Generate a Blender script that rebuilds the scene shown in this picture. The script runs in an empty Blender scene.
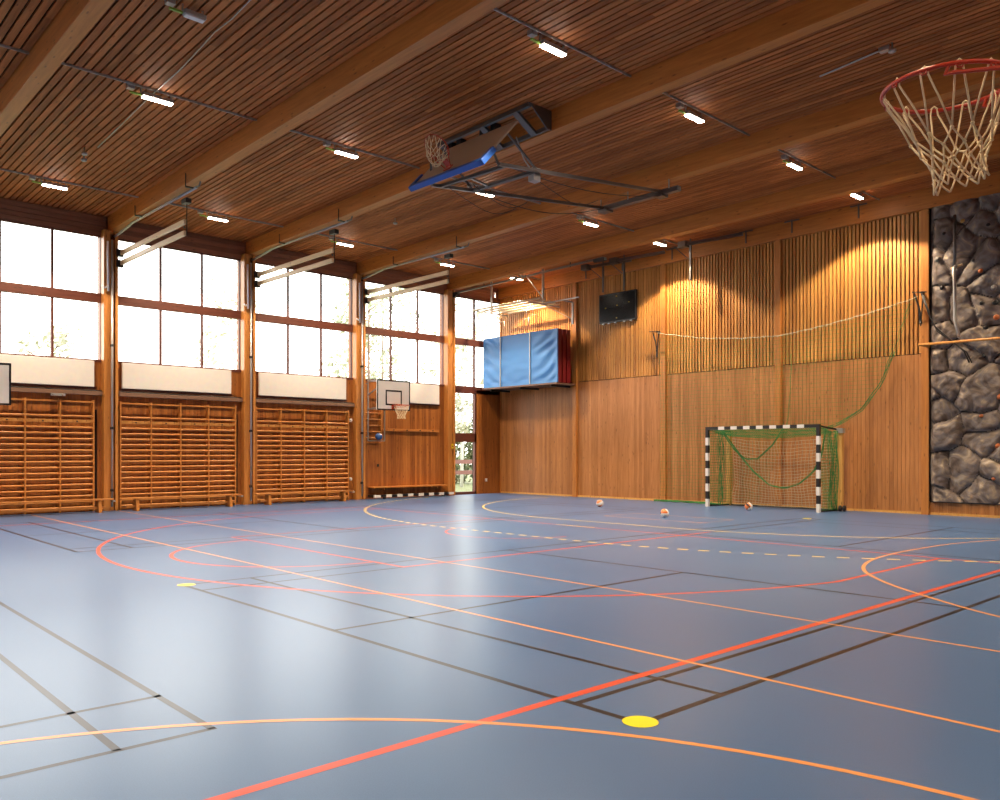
import bpy, math, random
import numpy as np
from mathutils import Vector, noise
R = random.Random(7)
S = bpy.context.scene
COL = S.collection
PI = math.pi

# ------------------------------------------------------------------ helpers
ORG = {}

class MB:
    """collects plain geometry in world coordinates; build() links it as ONE mesh object"""
    def __init__(s): s.v = []; s.f = []; s.m = []
    def add(s, vs, fs, m=0):
        b = len(s.v); s.v += [tuple(p) for p in vs]
        s.f += [tuple(i + b for i in f) for f in fs]; s.m += [m] * len(fs); return s
    def hexa(s, p, m=0):
        return s.add(p, [(0,3,2,1),(4,5,6,7),(0,1,5,4),(1,2,6,5),(2,3,7,6),(3,0,4,7)], m)
    def box(s, x0, x1, y0, y1, z0, z1, m=0):
        return s.hexa([(x0,y0,z0),(x1,y0,z0),(x1,y1,z0),(x0,y1,z0),(x0,y0,z1),(x1,y0,z1),(x1,y1,z1),(x0,y1,z1)], m)
    def bar(s, a, b, w, h, up=(0,0,1), m=0):
        a = Vector(a); b = Vector(b); d = (b - a).normalized(); u = Vector(up)
        r = d.cross(u)
        if r.length < 1e-5: r = d.cross(Vector((1,0,0)))
        r.normalize(); u = r.cross(d).normalized(); r = r * w / 2; u = u * h / 2
        return s.hexa([a-r-u, a+r-u, b+r-u, b-r-u, a-r+u, a+r+u, b+r+u, b-r+u], m)
    def tube(s, pts, r, n=6, closed=False, m=0, caps=True):
        P = [Vector(p) for p in pts]; k = len(P); vs = []; fs = []
        rr = r if isinstance(r, (list, tuple)) else [r] * k
        prev = None
        for i in range(k):
            if closed: t = P[(i+1) % k] - P[i-1]
            elif i == 0: t = P[1] - P[0]
            elif i == k-1: t = P[-1] - P[-2]
            else: t = P[i+1] - P[i-1]
            if t.length < 1e-9: t = Vector((0,0,1))
            t.normalize()
            if prev is None:
                a = t.cross(Vector((0,0,1)))
                if a.length < 1e-3: a = t.cross(Vector((1,0,0)))
            else:
                a = prev - t * prev.dot(t)
                if a.length < 1e-6: a = t.cross(Vector((0.3,1,0.2)))
            a.normalize(); prev = a; b = t.cross(a)
            for j in range(n):
                q = 2*PI*j/n
                vs.append(P[i] + (a*math.cos(q) + b*math.sin(q)) * rr[i])
        L = k if closed else k-1
        for i in range(L):
            for j in range(n):
                a0 = i*n + j; a1 = i*n + (j+1) % n; i2 = (i+1) % k
                fs.append((a0, a1, i2*n + (j+1) % n, i2*n + j))
        if caps and not closed:
            fs.append(tuple(reversed(range(n)))); fs.append(tuple((k-1)*n + j for j in range(n)))
        return s.add(vs, fs, m)
    def cyl(s, a, b, r, n=12, m=0): return s.tube([a, b], r, n, m=m)
    def lathe(s, c, prof, n=16, m=0, axis=(0,0,1)):
        ax = Vector(axis).normalized(); a = ax.cross(Vector((1,0,0)))
        if a.length < .1: a = ax.cross(Vector((0,1,0)))
        a.normalize(); b = ax.cross(a); c = Vector(c); vs = []; fs = []
        for (r, h) in prof:
            for j in range(n):
                q = 2*PI*j/n; vs.append(c + ax*h + (a*math.cos(q) + b*math.sin(q))*r)
        for i in range(len(prof)-1):
            for j in range(n):
                fs.append((i*n+j, i*n+(j+1) % n, (i+1)*n+(j+1) % n, (i+1)*n+j))
        fs.append(tuple(reversed(range(n)))); fs.append(tuple((len(prof)-1)*n+j for j in range(n)))
        return s.add(vs, fs, m)
    def seg(s, a, b, r, m=0):
        """thin three-sided cord"""
        ax, ay, az = a; bx, by, bz = b
        dx, dy, dz = bx-ax, by-ay, bz-az; l = math.sqrt(dx*dx+dy*dy+dz*dz) or 1; dx/=l; dy/=l; dz/=l
        if abs(dz) < .9: ux, uy, uz = -dy, dx, 0
        else: ux, uy, uz = 0, -dz, dy
        l = math.sqrt(ux*ux+uy*uy+uz*uz); ux/=l; uy/=l; uz/=l
        wx, wy, wz = dy*uz-dz*uy, dz*ux-dx*uz, dx*uy-dy*ux
        vs = []
        for (px,py,pz) in (a, b):
            for q in (0, 2.094, 4.189):
                c = math.cos(q)*r; t = math.sin(q)*r
                vs.append((px+ux*c+wx*t, py+uy*c+wy*t, pz+uz*c+wz*t))
        return s.add(vs, [(0,1,4,3),(1,2,5,4),(2,0,3,5)], m)
    def build(s, name, mats, parent=None, smooth=False, bevel=0, origin=None, island=False):
        if not isinstance(mats, (list, tuple)): mats = [mats]
        a = np.array(s.v, dtype=float)
        lo = a.min(0); hi = a.max(0)
        o = np.array([(lo[0]+hi[0])/2, (lo[1]+hi[1])/2, lo[2]]) if origin is None else np.array(origin, dtype=float)
        me = bpy.data.meshes.new(name)
        me.from_pydata([tuple(p) for p in (a - o)], [], s.f)
        for mt in mats: me.materials.append(mt)
        if len(mats) > 1: me.polygons.foreach_set('material_index', s.m)
        if smooth: me.polygons.foreach_set('use_smooth', [True]*len(s.f))
        me.update()
        ob = bpy.data.objects.new(name, me); COL.objects.link(ob)
        ORG[ob.name] = o
        if parent is not None:
            ob.parent = parent; ob.location = tuple(o - ORG[parent.name])
        else: ob.location = tuple(o)
        if bevel:
            md = ob.modifiers.new('bevel', 'BEVEL'); md.width = bevel; md.segments = 2; md.limit_method = 'ANGLE'
        return ob

def tag(o, label, cat=None, group=None, kind=None):
    if label: o['label'] = label
    if cat: o['category'] = cat
    if group: o['group'] = group
    if kind: o['kind'] = kind
    return o
def thing(name, loc, label, cat, group=None):
    o = bpy.data.objects.new(name, None); o.empty_display_size = .2; COL.objects.link(o)
    o.location = loc; ORG[o.name] = np.array(loc, dtype=float)
    return tag(o, label, cat, group)
def structure(name, mb, mats, label=None, parent=None, **k):
    o = mb.build(name, mats, parent, **k)
    if parent is None: o['kind'] = 'structure'
    if label: o['label'] = label
    return o
def part_copy(src, parent, d):
    """copy a part (sharing its mesh) into parent, moved by d in the parent's frame"""
    c = src.copy(); COL.objects.link(c); c.parent = parent
    c.location = (src.location[0]+d[0], src.location[1]+d[1], src.location[2]+d[2])
    ORG[c.name] = ORG[src.name] + np.array(d)
    return c
def kids(o): return [c for c in list(COL.objects) if c.parent == o]
def dup(root, d, label=None):
    c = root.copy(); COL.objects.link(c); c.location = tuple(Vector(root.location) + Vector(d))
    ORG[c.name] = ORG[root.name] + np.array(d)
    if label: c['label'] = label
    def rec(a, b):
        for ch in kids(a):
            n = ch.copy(); COL.objects.link(n); n.parent = b; ORG[n.name] = ORG[ch.name] + np.array(d); rec(ch, n)
    rec(root, c)
    return c

# ------------------------------------------------------------------ materials
def mat(name, col, rough=.5, metal=0, spec=.5, emit=None, estr=0, coat=0):
    m = bpy.data.materials.new(name); m.use_nodes = True
    b = m.node_tree.nodes['Principled BSDF']
    b.inputs['Base Color'].default_value = (*col, 1); b.inputs['Roughness'].default_value = rough
    b.inputs['Metallic'].default_value = metal; b.inputs['Specular IOR Level'].default_value = spec
    b.inputs['Coat Weight'].default_value = coat
    if emit: b.inputs['Emission Color'].default_value = (*emit, 1); b.inputs['Emission Strength'].default_value = estr
    nt = m.node_tree; N = nt.nodes; Lk = nt.links
    # slight procedural unevenness in every plain material
    tc = N.new('ShaderNodeTexCoord'); nz = N.new('ShaderNodeTexNoise'); nz.inputs['Scale'].default_value = 9
    mx = N.new('ShaderNodeMix'); mx.data_type = 'RGBA'; mx.blend_type = 'MULTIPLY'; mx.inputs[0].default_value = .12
    mx.inputs[6].default_value = (*col, 1); Lk.new(tc.outputs['Object'], nz.inputs['Vector'])
    Lk.new(nz.outputs['Color'], mx.inputs[7]); Lk.new(mx.outputs[2], b.inputs['Base Color'])
    return m

def wood(name, cols, axis='Z', rough=.5, var=.35, grain=1.0, coord='Object', knots=.35, spec=.4):
    """cols: dark and light tone; axis: run of the grain; each loose board gets its own tone"""
    m = bpy.data.materials.new(name); m.use_nodes = True
    nt = m.node_tree; N = nt.nodes; Lk = nt.links; b = N['Principled BSDF']
    b.inputs['Roughness'].default_value = rough; b.inputs['Specular IOR Level'].default_value = spec
    geo = N.new('ShaderNodeNewGeometry')
    tc = N.new('ShaderNodeTexCoord')
    mp = N.new('ShaderNodeMapping'); Lk.new(tc.outputs[coord], mp.inputs['Vector'])
    sc = {'X': (.7, 9, 9), 'Y': (9, .7, 9), 'Z': (9, 9, .7)}[axis]
    mp.inputs['Scale'].default_value = tuple(q*grain for q in sc)
    off = N.new('ShaderNodeVectorMath'); off.operation = 'SCALE'; off.inputs[0].default_value = (37, 51, 43)
    Lk.new(geo.outputs['Random Per Island'], off.inputs['Scale'])
    Lk.new(off.outputs[0], mp.inputs['Location'])
    n1 = N.new('ShaderNodeTexNoise'); n1.inputs['Scale'].default_value = 2.2; n1.inputs['Detail'].default_value = 5
    n1.inputs['Roughness'].default_value = .6
    Lk.new(mp.outputs[0], n1.inputs['Vector'])
    ma = N.new('ShaderNodeMath'); ma.operation = 'MULTIPLY_ADD'; ma.inputs[1].default_value = var*1.4
    Lk.new(geo.outputs['Random Per Island'], ma.inputs[0])
    m2 = N.new('ShaderNodeMath'); m2.operation = 'MULTIPLY_ADD'; m2.inputs[1].default_value = 1.1; m2.inputs[2].default_value = -.35*var*2-.05
    Lk.new(n1.outputs['Fac'], m2.inputs[0]); Lk.new(m2.outputs[0], ma.inputs[2])
    cr = N.new('ShaderNodeValToRGB'); cr.color_ramp.elements[0].color = (*cols[0], 1); cr.color_ramp.elements[1].color = (*cols[1], 1)
    cr.color_ramp.elements[0].position = .1; cr.color_ramp.elements[1].position = .95
    Lk.new(ma.outputs[0], cr.inputs[0])
    vo = N.new('ShaderNodeTexVoronoi'); vo.inputs['Scale'].default_value = 1
    mk = N.new('ShaderNodeMapping'); Lk.new(tc.outputs[coord], mk.inputs['Vector']); Lk.new(off.outputs[0], mk.inputs['Location'])
    mk.inputs['Scale'].default_value = {'X': (3, 10, 10), 'Y': (10, 3, 10), 'Z': (10, 10, 3)}[axis]
    Lk.new(mk.outputs[0], vo.inputs['Vector'])
    kr = N.new('ShaderNodeMapRange'); kr.inputs[1].default_value = .05; kr.inputs[2].default_value = .17; kr.inputs[3].default_value = 1-knots*1.6; kr.inputs[4].default_value = 1
    Lk.new(vo.outputs['Distance'], kr.inputs[0])
    mx = N.new('ShaderNodeMix'); mx.data_type = 'RGBA'; mx.blend_type = 'MULTIPLY'; mx.inputs[0].default_value = 1
    Lk.new(cr.outputs[0], mx.inputs[6]); Lk.new(kr.outputs[0], mx.inputs[7]); Lk.new(mx.outputs[2], b.inputs['Base Color'])
    return m

M = {}
M['ceil_slat'] = wood('ceiling_slat_wood', ((.21,.058,.016), (.60,.205,.060)), 'X', .6, .32, spec=.2)
M['ledge'] = wood('brown_grey_ledge', ((.16,.085,.055), (.30,.17,.11)), 'Y', .5, .2)
M['beam'] = wood('glulam_beam_wood', ((.36,.115,.020), (.68,.26,.055)), 'X', .5, .25)
M['column'] = wood('glulam_column_wood', ((.36,.12,.022), (.66,.28,.07)), 'Z', .4, .25)
M['plank'] = wood('end_wall_planks', ((.28,.10,.024), (.58,.25,.080)), 'Z', .45, .30)
M['upper'] = wood('upper_slat_wood', ((.36,.13,.025), (.72,.34,.085)), 'Z', .5, .32)
M['wplank'] = wood('window_wall_planks', ((.20,.055,.010), (.46,.162,.034)), 'Z', .45, .40)
M['band'] = wood('dark_band_boards', ((.15,.055,.028), (.32,.125,.062)), 'Y', .55, .35)
M['framew'] = wood('window_frame_wood', ((.08,.022,.015), (.16,.045,.025)), 'Y', .5, .2)
M['bars'] = wood('wall_bar_wood', ((.38,.125,.024), (.68,.29,.075)), 'Y', .35, .3)
M['rawbeam'] = wood('pale_pole_wood', ((.62,.42,.22), (.88,.68,.42)), 'X', .4, .2)
M['timber'] = wood('yellow_timber', ((.55,.27,.06), (.80,.46,.14)), 'Z', .5, .2)
M['gap'] = mat('dark_gap_and_painted_shade', (.018,.010,.006), .9)
M['steel'] = mat('grey_steel', (.17,.155,.15), .4, .8)
M['lsteel'] = mat('pale_galvanised_steel', (.50,.48,.46), .4, .6)
M['midsteel'] = mat('mid_grey_steel', (.30,.28,.27), .4, .6)
M['dark'] = mat('dark_painted_steel', (.035,.03,.03), .45, .4)
M['white'] = mat('white_paint', (.80,.77,.74), .45)
M['panelw'] = mat('pale_panel', (.80,.75,.70), .6)
M['tanboard'] = mat('tan_board_face', (.46,.33,.23), .6)
M['black'] = mat('black_paint', (.012,.011,.012), .35)
M['rim'] = mat('orange_red_rim_paint', (.50,.035,.008), .3)
M['cord'] = mat('pale_net_cord', (.88,.68,.42), .8)
M['gcord'] = mat('green_net_cord', (.04,.215,.05), .7)
M['ncord'] = mat('natural_net_cord', (.62,.55,.38), .8)
M['blue'] = mat('blue_padding', (.01,.09,.42), .5)
M['red'] = mat('dark_red_mat_vinyl', (.20,.008,.012), .45)
M['wall'] = mat('painted_wall', (.30,.13,.05), .8)
M['yellow'] = mat('yellow_plastic', (.85,.55,.02), .4)
M['led'] = mat('lit_lamp_diffuser', (1,1,1), .4, emit=(1,.88,.72), estr=30)
M['green'] = mat('lamp_bar_green', (.25,.42,.05), .5)
M['screen'] = mat('unlit_score_screen', (.005,.005,.006), .2, spec=.2)

def glass_mat():
    m = bpy.data.materials.new('window_glass'); m.use_nodes = True; nt = m.node_tree; N = nt.nodes; nt.nodes.remove(N['Principled BSDF'])
    t = N.new('ShaderNodeBsdfTransparent'); g = N.new('ShaderNodeBsdfGlossy'); g.inputs['Roughness'].default_value = .02
    lw = N.new('ShaderNodeLayerWeight'); lw.inputs[0].default_value = .5
    pw = N.new('ShaderNodeMath'); pw.operation = 'POWER'; pw.inputs[1].default_value = 5; nt.links.new(lw.outputs['Facing'], pw.inputs[0])
    f = N.new('ShaderNodeMath'); f.operation = 'MULTIPLY_ADD'; f.inputs[1].default_value = .9; f.inputs[2].default_value = .04; nt.links.new(pw.outputs[0], f.inputs[0])
    mx = N.new('ShaderNodeMixShader')
    nt.links.new(f.outputs[0], mx.inputs[0]); nt.links.new(t.outputs[0], mx.inputs[1]); nt.links.new(g.outputs[0], mx.inputs[2])
    nt.links.new(mx.outputs[0], N['Material Output'].inputs[0]); return m
M['glass'] = glass_mat()

def floor_mat():
    m = bpy.data.materials.new('blue_sports_floor'); m.use_nodes = True; nt = m.node_tree; N = nt.nodes; Lk = nt.links; b = N['Principled BSDF']
    tc = N.new('ShaderNodeTexCoord')
    n = N.new('ShaderNodeTexNoise'); n.inputs['Scale'].default_value = .35; n.inputs['Detail'].default_value = 6
    Lk.new(tc.outputs['Object'], n.inputs['Vector'])
    n2 = N.new('ShaderNodeTexNoise'); n2.inputs['Scale'].default_value = 160; n2.inputs['Detail'].default_value = 2
    Lk.new(tc.outputs['Object'], n2.inputs['Vector'])
    cr = N.new('ShaderNodeValToRGB'); cr.color_ramp.elements[0].position = .3; cr.color_ramp.elements[1].position = .75
    cr.color_ramp.elements[0].color = (.050,.115,.265,1); cr.color_ramp.elements[1].color = (.062,.135,.295,1)
    Lk.new(n.outputs['Fac'], cr.inputs[0])
    mx = N.new('ShaderNodeMix'); mx.data_type = 'RGBA'; mx.blend_type = 'OVERLAY'; mx.inputs[0].default_value = .25
    Lk.new(cr.outputs[0], mx.inputs[6]); Lk.new(n2.outputs['Fac'], mx.inputs[7]); Lk.new(mx.outputs[2], b.inputs['Base Color'])
    rr = N.new('ShaderNodeMapRange'); rr.inputs[1].default_value = .3; rr.inputs[2].default_value = .7; rr.inputs[3].default_value = .300; rr.inputs[4].default_value = .312
    Lk.new(n.outputs['Fac'], rr.inputs[0]); Lk.new(rr.outputs[0], b.inputs['Roughness'])
    b.inputs['Specular IOR Level'].default_value = .42
    bp = N.new('ShaderNodeBump'); bp.inputs['Strength'].default_value = .05; bp.inputs['Distance'].default_value = .001
    Lk.new(n2.outputs['Fac'], bp.inputs['Height']); Lk.new(bp.outputs[0], b.inputs['Normal'])
    return m
M['floor'] = floor_mat()
def line_mat(n, c): return mat(n, c, .31, spec=.38)
M['l_black'] = line_mat('black_line_paint', (.010,.005,.006)); M['l_red'] = line_mat('red_line_paint', (.62,.065,.02))
M['l_orange'] = line_mat('orange_line_paint', (.70,.29,.10)); M['l_yellow'] = line_mat('yellow_line_paint', (.88,.62,.16))
M['l_disc'] = line_mat('bright_yellow_disc_paint', (.85,.72,.01))

def mat_cloth(name, col):
    m = mat(name, col, .45); nt = m.node_tree; N = nt.nodes; b = N['Principled BSDF']
    return m
M['lblue'] = mat_cloth('light_blue_mat_cover', (.055,.23,.58))

def rock_mat():
    m = bpy.data.materials.new('grey_brown_rock_relief'); m.use_nodes = True; nt = m.node_tree; N = nt.nodes; Lk = nt.links; b = N['Principled BSDF']
    b.inputs['Roughness'].default_value = .6
    tc = N.new('ShaderNodeTexCoord')
    wv = N.new('ShaderNodeTexNoise'); wv.inputs['Scale'].default_value = 2.3; wv.inputs['Detail'].default_value = 6; wv.inputs['Distortion'].default_value = 2.2
    Lk.new(tc.outputs['Object'], wv.inputs['Vector'])
    cr = N.new('ShaderNodeValToRGB'); e = cr.color_ramp.elements
    e[0].position = .28; e[0].color = (.04,.028,.024,1); e[1].position = .80; e[1].color = (.52,.45,.38,1)
    x = e.new(.42); x.color = (.13,.09,.07,1); x = e.new(.53); x.color = (.17,.14,.135,1); x = e.new(.62); x.color = (.27,.20,.14,1)
    Lk.new(wv.outputs['Fac'], cr.inputs[0]); Lk.new(cr.outputs[0], b.inputs['Base Color'])
    n2 = N.new('ShaderNodeTexNoise'); n2.inputs['Scale'].default_value = 9; n2.inputs['Detail'].default_value = 6; Lk.new(tc.outputs['Object'], n2.inputs['Vector'])
    bp = N.new('ShaderNodeBump'); bp.inputs['Strength'].default_value = .5; bp.inputs['Distance'].default_value = .03
    Lk.new(n2.outputs['Fac'], bp.inputs['Height']); Lk.new(bp.outputs[0], b.inputs['Normal'])
    return m
M['rock'] = rock_mat()
M['grass'] = mat('lawn', (.10,.11,.03), .9)
M['leaf'] = mat('leaf_green', (.40,.42,.29), .8); M['leafy'] = mat('leaf_yellow', (.54,.53,.40), .8)
M['birch'] = mat('birch_bark', (.75,.72,.68), .7); M['bark'] = mat('brown_bark', (.20,.13,.09), .8)

# ------------------------------------------------------------------ room measures
XR, YB = 22.4, -30.0
def zb(x): return 6.79 + .017*x          # underside of the beams
def zc(x): return zb(x) + .36            # underside of the slatted ceiling
def zw(x): return 6.81 + .009*x         # underside of the beam on the end wall
YC = [-2.42, -5.97, -9.55, -13.15, -16.75, -20.35, -23.95, -27.55]
XC = [3.55, 6.98, 10.57, 14.18]

# ------------------------------------------------------------------ floor with its painted lines
fl = MB(); fl.box(-.25, XR+.2, YB-.2, .2, -.2, 0)
def court(x, y, m):
    # the painted courts lie a touch askew to the walls
    if m in (1, 2, 5): return (x + .007*(y+16.6), y - .020*(x-18.2))
    if m == 4: return (x, y - .012*(x-12))
    return (x, y)
def strip(pts, w, m, z=.0012):
    z = .0002 + (z-.0012)*.25
    P = [Vector(court(p[0], p[1], m)) for p in pts]
    L = []; Rr = []
    for i in range(len(P)):
        t = (P[min(i+1, len(P)-1)] - P[max(i-1, 0)]).normalized(); n = Vector((-t.y, t.x))*w/2
        L.append(P[i]+n); Rr.append(P[i]-n)
    for i in range(len(P)-1):
        fl.add([(Rr[i].x,Rr[i].y,z),(Rr[i+1].x,Rr[i+1].y,z),(L[i+1].x,L[i+1].y,z),(L[i].x,L[i].y,z)], [(0,1,2,3)], m)
def arc(cx, cy, r, a0, a1, n=48): return [(cx+r*math.cos(math.radians(a0+(a1-a0)*i/n)), cy+r*math.sin(math.radians(a0+(a1-a0)*i/n))) for i in range(n+1)]
BK, RD, OR, YE, DI = 1, 2, 3, 4, 5
def badminton_y(x0, y0, full=True):     # long side along y
    x1 = x0+6.1; y1 = y0+13.4; w = .048; z = .0022
    for y in (y0, y0+.76, y1-.76, y1): strip([(x0,y),(x1,y)], w, BK, z)
    for y in (y0+4.72, y1-4.72): strip([(x0,y),(x1,y)], w, BK, z)
    for x in (x0, x0+.46, x1-.46, x1): strip([(x,y0),(x,y1)], w, BK, z+.0002)
    xm = (x0+x1)/2
    strip([(xm,y0),(xm,y0+4.72)], w, BK, z); strip([(xm,y1),(xm,y1-4.72)], w, BK, z)
badminton_y(12.65, -16.65); badminton_y(2.6, -16.62)
# badminton court across, bottom left of the view
bx = 17.32; z = .0022
for y in (-18.33, -18.79): strip([(bx, y), (bx-13.4, y)], .04, BK, z)
for x in (bx, bx-.76, bx-4.72, bx-8.68, bx-12.64, bx-13.4): strip([(x, -18.31), (x, -24.36)], .04, BK, z)
for y in (-23.9, -24.36): strip([(bx, y), (bx-13.4, y)], .04, BK, z)
# basketball court
z = .0034; w = .055
strip([(18.17, -8.3), (18.17, -28)], w+.01, RD, z); strip([(3.15, -8.3), (3.15, -28)], w, RD, z); strip([(3.15, -8.3), (18.17, -8.3)], w, RD, z)
strip([(8.2, -8.3), (8.2, -14.1), (13.1, -14.1)], w, RD, z); strip([(13.1, -14.12), (13.1, -7.4)], w, RD, z+.0001)
strip(arc(10.65, -14.1, 1.8, 180, 360), w, RD, z); strip(arc(10.65, -9.875, 1.25, 180, 360), .04, RD, z)
a = math.degrees(math.acos(6.6/6.75))
strip([(4.05, -8.3), (4.05, -9.875-6.75*math.sin(math.radians(a)))] , w, RD, z)
strip([(17.25, -8.3), (17.25, -9.875-6.75*math.sin(math.radians(a)))] , w, RD, z)
strip(arc(10.65, -9.875, 6.75, 180+a, 360-a, 96), w, RD, z)
# orange lines
z = .0046
strip([(.4,-14.95), (9.9,-15.16), (15.8,-15.34), (22,-15.5)], .036, OR, z)
strip([(.4,-13.05), (8,-13.2), (15.0,-13.38), (22,-13.65)], .036, OR, z)
strip(arc(20.58, -20.41, 3.97, 60, 215), .042, OR, z)
def smooth(P, k=8):
    o = []
    P = [P[0]] + P + [P[-1]]
    for i in range(1, len(P)-2):
        for j in range(k):
            t = j/k; o.append(tuple(.5*(2*P[i][c] + (P[i+1][c]-P[i-1][c])*t + (2*P[i-1][c]-5*P[i][c]+4*P[i+1][c]-P[i+2][c])*t*t + (3*P[i][c]-P[i-1][c]-3*P[i+1][c]+P[i+2][c])*t**3) for c in (0, 1)))
    return o + [P[-1]]
strip(smooth([(21.5,-13.0),(20.2,-12.65),(19.13,-12.16),(18.29,-11.52),(17.6,-10.85),(17.08,-10.1),(16.78,-9.2),(16.68,-8.2),(16.70,-7.2),(16.82,-6.1),(17.2,-4.9),(18.0,-3.7),(19.2,-2.7),(20.6,-2.2)]), .045, OR, z)
strip([(9.45,-5.75), (12.0,-5.75), (12.0,-4.6), (9.45,-4.6), (9.45,-5.75)], .04, OR, z)
# handball area: solid six metre line, dashed nine metre line
z = .0058
strip(arc(9.2, -1.15, 6, 172, 270, 40) + [(12.2, -7.15)] + arc(12.2, -1.15, 6, 270, 368, 40)[1:], .05, YE, z)
path = arc(9.2, -1.15, 9, 198, 270, 90) + arc(12.2, -1.15, 9, 270, 335, 90)
acc = 0; on = True; cur = [path[0]]
for i in range(1, len(path)):
    p = Vector(path[i-1]); q = Vector(path[i]); d = (q-p).length; t = 0
    while t < d:
        step = min(d-t, (.16 if on else .15)-acc); t += step; acc += step; pt = p+(q-p)*(t/d)
        if on: cur.append(tuple(pt))
        if acc >= (.16 if on else .15)-1e-9:
            if on and len(cur) > 1: strip(cur, .075, YE, z)
            on = not on; acc = 0; cur = [tuple(pt)]
strip([(10.2,-8.15), (11.2,-8.15)], .05, YE, z+.0002)
# yellow discs on the badminton corners
for (cx, cy) in ((18.73,-16.63), (12.66,-16.62), (12.80,-3.28)):
    c = arc(*court(cx, cy, 5), .095, 0, 350, 35); fl.add([(x, y, .0018) for x, y in c], [tuple(range(len(c)))], DI)
fo = structure('floor', fl, [M['floor'], M['l_black'], M['l_red'], M['l_orange'], M['l_yellow'], M['l_disc']], origin=(0,0,0))
tag(fo, 'blue-grey glossy sports floor with black, red, orange and yellow court lines')

# ------------------------------------------------------------------ ceiling (slats along x between the beams)
ce = MB()
ys = [0.0] + [y+.07 for y in YC] + [YB]
p = .121
x_edges = lambda: None
for b in range(len(ys)-1):
    y1 = ys[b] - (.11 if b else .05); y0 = ys[b+1] + .11
    n = int((y1-y0)/p)
    st = (y1-y0)/n
    for k in range(n):
        ya = y0 + k*st + .015; yb_ = ya + st - .030
        x = -.1 - R.random()*2
        while x < XR:
            L = R.uniform(2.4, 5.0); xe = min(x+L, XR); xs = max(x, 0)
            if xe > xs:
                z0 = zc(xs); z1 = zc(xe)
                ce.hexa([(xs,ya,z0),(xe,ya,z1),(xe,yb_,z1),(xs,yb_,z0),(xs,ya,z0+.034),(xe,ya,z1+.034),(xe,yb_,z1+.034),(xs,yb_,z0+.034)])
            x = xe + .002
ce.hexa([(-.3,YB-.2,zc(-.3)+.12),(XR+.2,YB-.2,zc(XR)+.12),(XR+.2,.2,zc(XR)+.12),(-.3,.2,zc(-.3)+.12),
         (-.3,YB-.2,zc(-.3)+.3),(XR+.2,YB-.2,zc(XR)+.3),(XR+.2,.2,zc(XR)+.3),(-.3,.2,zc(-.3)+.3)], 1)
tag(structure('ceiling', ce, [M['ceil_slat'], M['gap']], origin=(0,0,0)), 'brown slatted wooden ceiling rising slightly away from the windows')

tn = [0]
def trim(mb, m, label, bevel=0):
    tn[0] += 1
    return structure('trim_%d' % tn[0], mb, m, label, bevel=bevel)
bl = ['second nearest the end wall', 'third from the end wall', 'fourth from the end wall', 'fifth from the end wall', 'sixth from the end wall']
for i, y in enumerate(YC):
    yc = y+.07; b = MB(); h = .11
    b.hexa([(0,yc-h,zb(0)),(XR,yc-h,zb(XR)),(XR,yc+h,zb(XR)),(0,yc+h,zb(0)),(0,yc-h,zc(0)+.08),(XR,yc-h,zc(XR)+.08),(XR,yc+h,zc(XR)+.08),(0,yc+h,zc(0)+.08)])
    trim(b, M['beam'], 'brown glulam ceiling beam, number %d counted from the end wall' % (i+2), .006)
b = MB(); b.hexa([(0,-.16,zw(0)),(XR,-.16,zw(XR)),(XR,0,zw(XR)),(0,0,zw(0)),(0,-.16,zc(0)+.08),(XR,-.16,zc(XR)+.08),(XR,0,zc(XR)+.08),(0,0,zc(0)+.08)])
trim(b, M['beam'], 'glulam beam running along the top of the end wall', .006)

# ------------------------------------------------------------------ end wall
wb = MB(); wb.box(-.02, XR+.2, .0, .2, 0, 7.7, 2)
edges = [0] + XC + [XR]
def planks_x(mb, xa, xb, z0, z1f, y, t, pitch, gap, m, jit=0):
    n = max(1, round((xb-xa)/pitch)); st = (xb-xa)/n
    for k in range(n):
        x0 = xa+k*st+gap/2; x1 = xa+(k+1)*st-gap/2; j = R.uniform(-jit, jit)
        mb.box(x0, x1, y-t+j, y, z0, z1f(x0) if callable(z1f) else z1f, m)
for i in range(4):
    xa = edges[i] + (.08 if i else 0); xb = edges[i+1]-.08
    planks_x(wb, xa, xb, 0.0, 3.665, 0, .045, .094, .004, 0, .0012)
    planks_x(wb, xa, xb, 3.685, lambda x: zb(x)+.05, 0, .05, .096, .034, 1)
planks_x(wb, 14.26, XR, 0.0, .30, 0, .045, .094, .004, 0)
wb.box(14.26, XR, -.01, 0, .3, 7.2, 2)
tag(structure('wall_back', wb, [M['plank'], M['upper'], M['gap']], origin=(0,0,0)), 'brown timber end wall, smooth boards below and open slats above')
for i, x in enumerate(XC):
    b = MB(); b.box(x-.08, x+.08, -.13, 0, 0, zw(x))
    trim(b, M['column'], ['timber post behind the stored crash mats on the end wall', 'timber post behind the outer edge of the green net', 'timber post on the end wall behind the goal', 'timber post between end wall boards and climbing wall'][i], .004)
bb = MB(); bb.box(0, XR, -.062, -.045, 0, .055)
structure('baseboard_back', bb, M['timber'], 'pale thin timber skirting along the foot of the end wall')

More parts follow.
